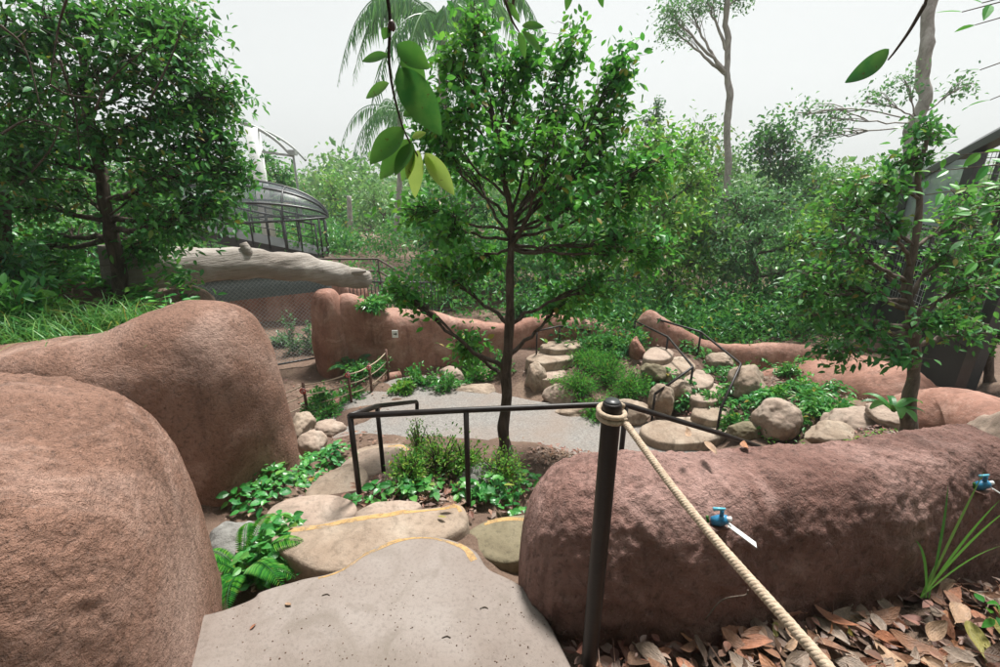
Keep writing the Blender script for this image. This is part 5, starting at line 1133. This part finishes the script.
def drop_leaf(p, s, yaw, tilt, roll, kind, label, group):
    sh = int(rg.integers(0, 6)); key = (sh, kind)
    if key not in protos:
        o = dryleaf(sh + 3).build('fallen_leaf', M['dry_' + kind], origin=(0, 0, 0)); protos[key] = o
    else: o = protos[key].copy(); COL.objects.link(o)
    o.location = p; o.scale = (s, s, s); o.rotation_euler = (roll, tilt, yaw); tag(o, label, 'leaf', group); return o
N_ = 0
# a bed of broken leaf litter, then the big leaves on top
b = MB(); n = 1900; x = rg.uniform(.27, 3.0, n); y = rg.uniform(.35, 2.0, n); P = np.column_stack((x, y, gh(x, y) + .0 + .03 * rg.random(n))); a = rg.random(n) * 6.283
leaves(b, P, np.column_stack((np.cos(a), np.sin(a), rg.uniform(-.2, .3, n))), rg.normal(size=(n, 3)) * .4 + up, rg.uniform(.03, .09, n), .5, .15, .1, True)
n = 1500; x = rg.uniform(.27, 3.0, n); y = rg.uniform(.35, 1.75, n); P = np.column_stack((x, y, gh(x, y) + .02 + .055 * rg.random(n))); a = rg.random(n) * 6.283
leaves(b, P, np.column_stack((np.cos(a), np.sin(a), rg.uniform(-.4, .5, n))), rg.normal(size=(n, 3)) * .6 + up, rg.uniform(.015, .06, n), .6, .2, .1, True)
for k in range(160):
    q = np.array((rg.uniform(.3, 2.6), rg.uniform(.5, 1.6), 0)); q[2] = g1(q[0], q[1]) + .05 + .03 * rg.random(); dv = rg.normal(size=3) * np.array((.06, .06, .012)); tube(b, [q - dv, q + rg.normal(size=3) * .006, q + dv], [.0022, .0018, .001], 4)
tag(b.build('leaf_litter', M['leaf_dry'], smooth=False), 'bed of broken brown leaf litter in front of the right rock wall', 'leaf litter', None, 'stuff')
for k in range(300):
    px, py = rg.uniform(600, 1060), rg.uniform(545 if k % 4 == 0 else 562, 720); 
    if py < 565 + max(0, (900 - px)) * .32: continue
    p = atz(px, py, 0.0); kind = ['brown', 'russet', 'tan', 'grey', 'dark brown', 'orange brown', 'tan', 'russet', 'grey', 'brown', 'yellow green'][int(rg.integers(0, 11 if k % 3 == 0 else 10))]
    drop_leaf((p[0], p[1], g1(p[0], p[1]) + .03 + .045 * rg.random()), rg.uniform(.07, .16), rg.random() * 6.28, rg.normal() * .28, rg.normal() * .35, kind, kind + ' curled dry leaf lying in the litter below the right rock wall', 'dry leaves heaped before the right rock wall')
for px, py, z, s, kind, lab in ((710, 449, .475, .085, 'tan', 'tan dry leaf lying on top of the right rock wall'), (744, 449, .475, .075, 'orange brown', 'orange brown dry leaf standing on top of the right rock wall'), (688, 437, .47, .06, 'tan', 'small tan leaf on the far rim of the right rock wall'),
        (447, 507, -.15, .075, 'brown', 'brown dry leaf on the yellow edged stepping stone'), (442, 518, -.165, .05, 'yellow green', 'yellowish leaf on the pink brown stepping stone'), (253, 626, .006, .025, 'russet', 'tiny russet leaf scrap on the landing beside the left wall'), (288, 604, .006, .03, 'tan', 'tiny tan leaf scrap on the landing'), (5, 378, .66, .06, 'orange brown', 'orange leaf on the rock wall at the left edge')):
    drop_leaf((wall_hit(front_wall, px, py) + np.array((0, 0, .012))) if 'right rock wall' in lab else (lambda q: (q[0], q[1], drop(land_bv, q[0], q[1], 0, .004)) if z == .006 else (q[0], q[1], z + .012))(atz(px, py, z)), s, rg.random() * 6.28, .1, .2, kind, lab, 'leaves fallen on stones and walls')
# twigs and scraps on the landing
for px, py, lab in ((480, 609, 'short dark twig on the landing near the right rock wall'), (322, 596, 'dark scrap of bark in the middle of the landing'), (442, 638, 'small dark chip on the landing foreground')):
    p = atz(px, py, 0); p[2] = drop(land_bv, p[0], p[1], 0, .001); b = MB(); tube(b, smooth_path([p, p + np.array((.018, .006, .002)), p + np.array((.032, .0, 0))], 8), .0022, 6); tag(b.build('twig', M['bark_dark']), lab, 'twig', 'scraps lying on the landing')
b = MB(); tube(b, smooth_path([at(705, 620, 1.2), at(722, 600, 1.22), at(745, 595, 1.24), at(748, 590, 1.24)], 14), .0028, 6); tag(b.build('twig', M['bark_brown']), 'thin bent dry twig leaning against the right rock wall', 'twig')
b = MB(); V0, F0_ = ico(1)
for k in range(420):
    if k < 260: q = rg.random(); px, py = ((rg.uniform(330, 520), rg.uniform(560, 690)) if q < .35 else (rg.normal(525, 16), rg.uniform(560, 680)) if q < .65 else (rg.uniform(215, 560), rg.uniform(600, 690)))
    else: px, py = rg.uniform(225, 480), rg.uniform(570, 690)
    p = atz(px, py, 0); h = land_bv.ray_cast(Vector((p[0], p[1], .5)), Vector((0, 0, -1)))
    if h[0] is None or h[0].z < -.03: continue
    b.add(np.array((p[0], p[1], h[0].z)) + V0 * rg.uniform(.0008, .0034) * rg.uniform(.6, 1.3, 3), F0_)
tag(b.build('grit', M['soil']), 'scattered soil crumbs and grit on the landing', 'grit', None, 'stuff')
b = MB(); n = 5200
def mulch_spots():
    for px, py, rx, ry, m_ in ((300, 480, .5, .5, 300), (270, 560, .3, .25, 220), (430, 490, .5, .3, 420), (480, 470, .5, .4, 350), (740, 395, 1.3, 1.0, 1300), (800, 390, 1.2, .8, 900), (600, 375, 1.0, .7, 500), (330, 395, .9, .5, 300), (430, 372, 1.0, .3, 350), (880, 430, .7, .5, 300), (560, 455, .6, .3, 260), (470, 420, 2.2, .7, 70), (600, 418, .9, .3, 60), (350, 440, .8, .4, 120)):
        c = ON(px, py); yield c[0] + rg.normal(size=m_) * rx * .5, c[1] + rg.normal(size=m_) * ry * .5
for x, y in mulch_spots():
    m_ = len(x); a = rg.random(m_) * 6.283; leaves(b, np.column_stack((x, y, gh(x, y) + .004 + .02 * rg.random(m_))), np.column_stack((np.cos(a), np.sin(a), rg.uniform(-.15, .2, m_))), rg.normal(size=(m_, 3)) * .3 + up, rg.uniform(.025, .085, m_), .45, .15, .05)
tag(b.build('mulch', M['leaf_dry'], smooth=False), 'dead leaf mulch scattered over the soil between plants and boulders', 'mulch', None, 'stuff')
t = thing('grass_plant', atz(925, 600, 0), 'lone green plant with long narrow blades in the leaf litter at right', 'grass plant')
b = MB()
for tx, ty, Yt in ((1000, 500, 1.35), (1010, 508, 1.3), (940, 560, 1.45), (985, 470, 1.5), (948, 485, 1.5), (1005, 545, 1.2), (915, 540, 1.4)):
    p0, p1 = atz(925 + random.uniform(-6, 6), 598, .0), at(tx, ty, Yt); P = bez(p0, (p0 + p1) / 2 + up * .1, p1, 10); T = unit(np.gradient(P, axis=0)); S = unit(np.cross(T, np.array((0, -1, .4)))); w = (.006 * np.sin(np.pi * np.linspace(.15, .99, 10)))[:, None]
    V = np.concatenate((P + S * w, P - S * w)); j = np.arange(9); b.add(V, np.stack((j, j + 10, j + 11, j + 1), 1))
b.build('blades', M['grass_blade'], t, smooth=False)
t = thing('weed', atz(975, 620, 0), 'small bright weed sprouting at the lower right edge', 'weed'); b = MB(); P = np.tile(at(990, 610, 1.25), (7, 1)) + rg.normal(size=(7, 3)) * .02
leaves(b, P, rg.normal(size=(7, 3)) + up, rg.normal(size=(7, 3)) * .4 + up, .05, .5, .1, .2, True); b.build('foliage', M['leaf_bright'], t)
cover('tiny green creepers in the leaf litter at the foot of the right rock wall', [(1.35, 1.33, .22, .07), (1.6, 1.45, .12, .06)], 'leaf_mid', 900, .03, .04, .7, True, 15)

# ------------------------------------------------------------------ humid air
hb = MB(); box(hb, (0, 42, 8.5), (190, 104, 25)); ho = hb.build('haze', M['ink'], smooth=False, origin=(0, 42, 8.5))
hm = bpy.data.materials.new('haze_air'); hm.use_nodes = True; hn = hm.node_tree; hn.nodes.clear(); o_ = hn.nodes.new('ShaderNodeOutputMaterial'); pv = hn.nodes.new('ShaderNodeVolumePrincipled')
pv.inputs['Color'].default_value = (.93, .95, .94, 1); pv.inputs['Density'].default_value = HAZE; pv.inputs['Anisotropy'].default_value = .2
hn.links.new(pv.outputs[0], o_.inputs['Volume']); ho.data.materials.clear(); ho.data.materials.append(hm)
tag(ho, 'humid air paling the far trees', kind='stuff')

for o in bpy.data.objects:
    if '_org' in o: del o['_org']
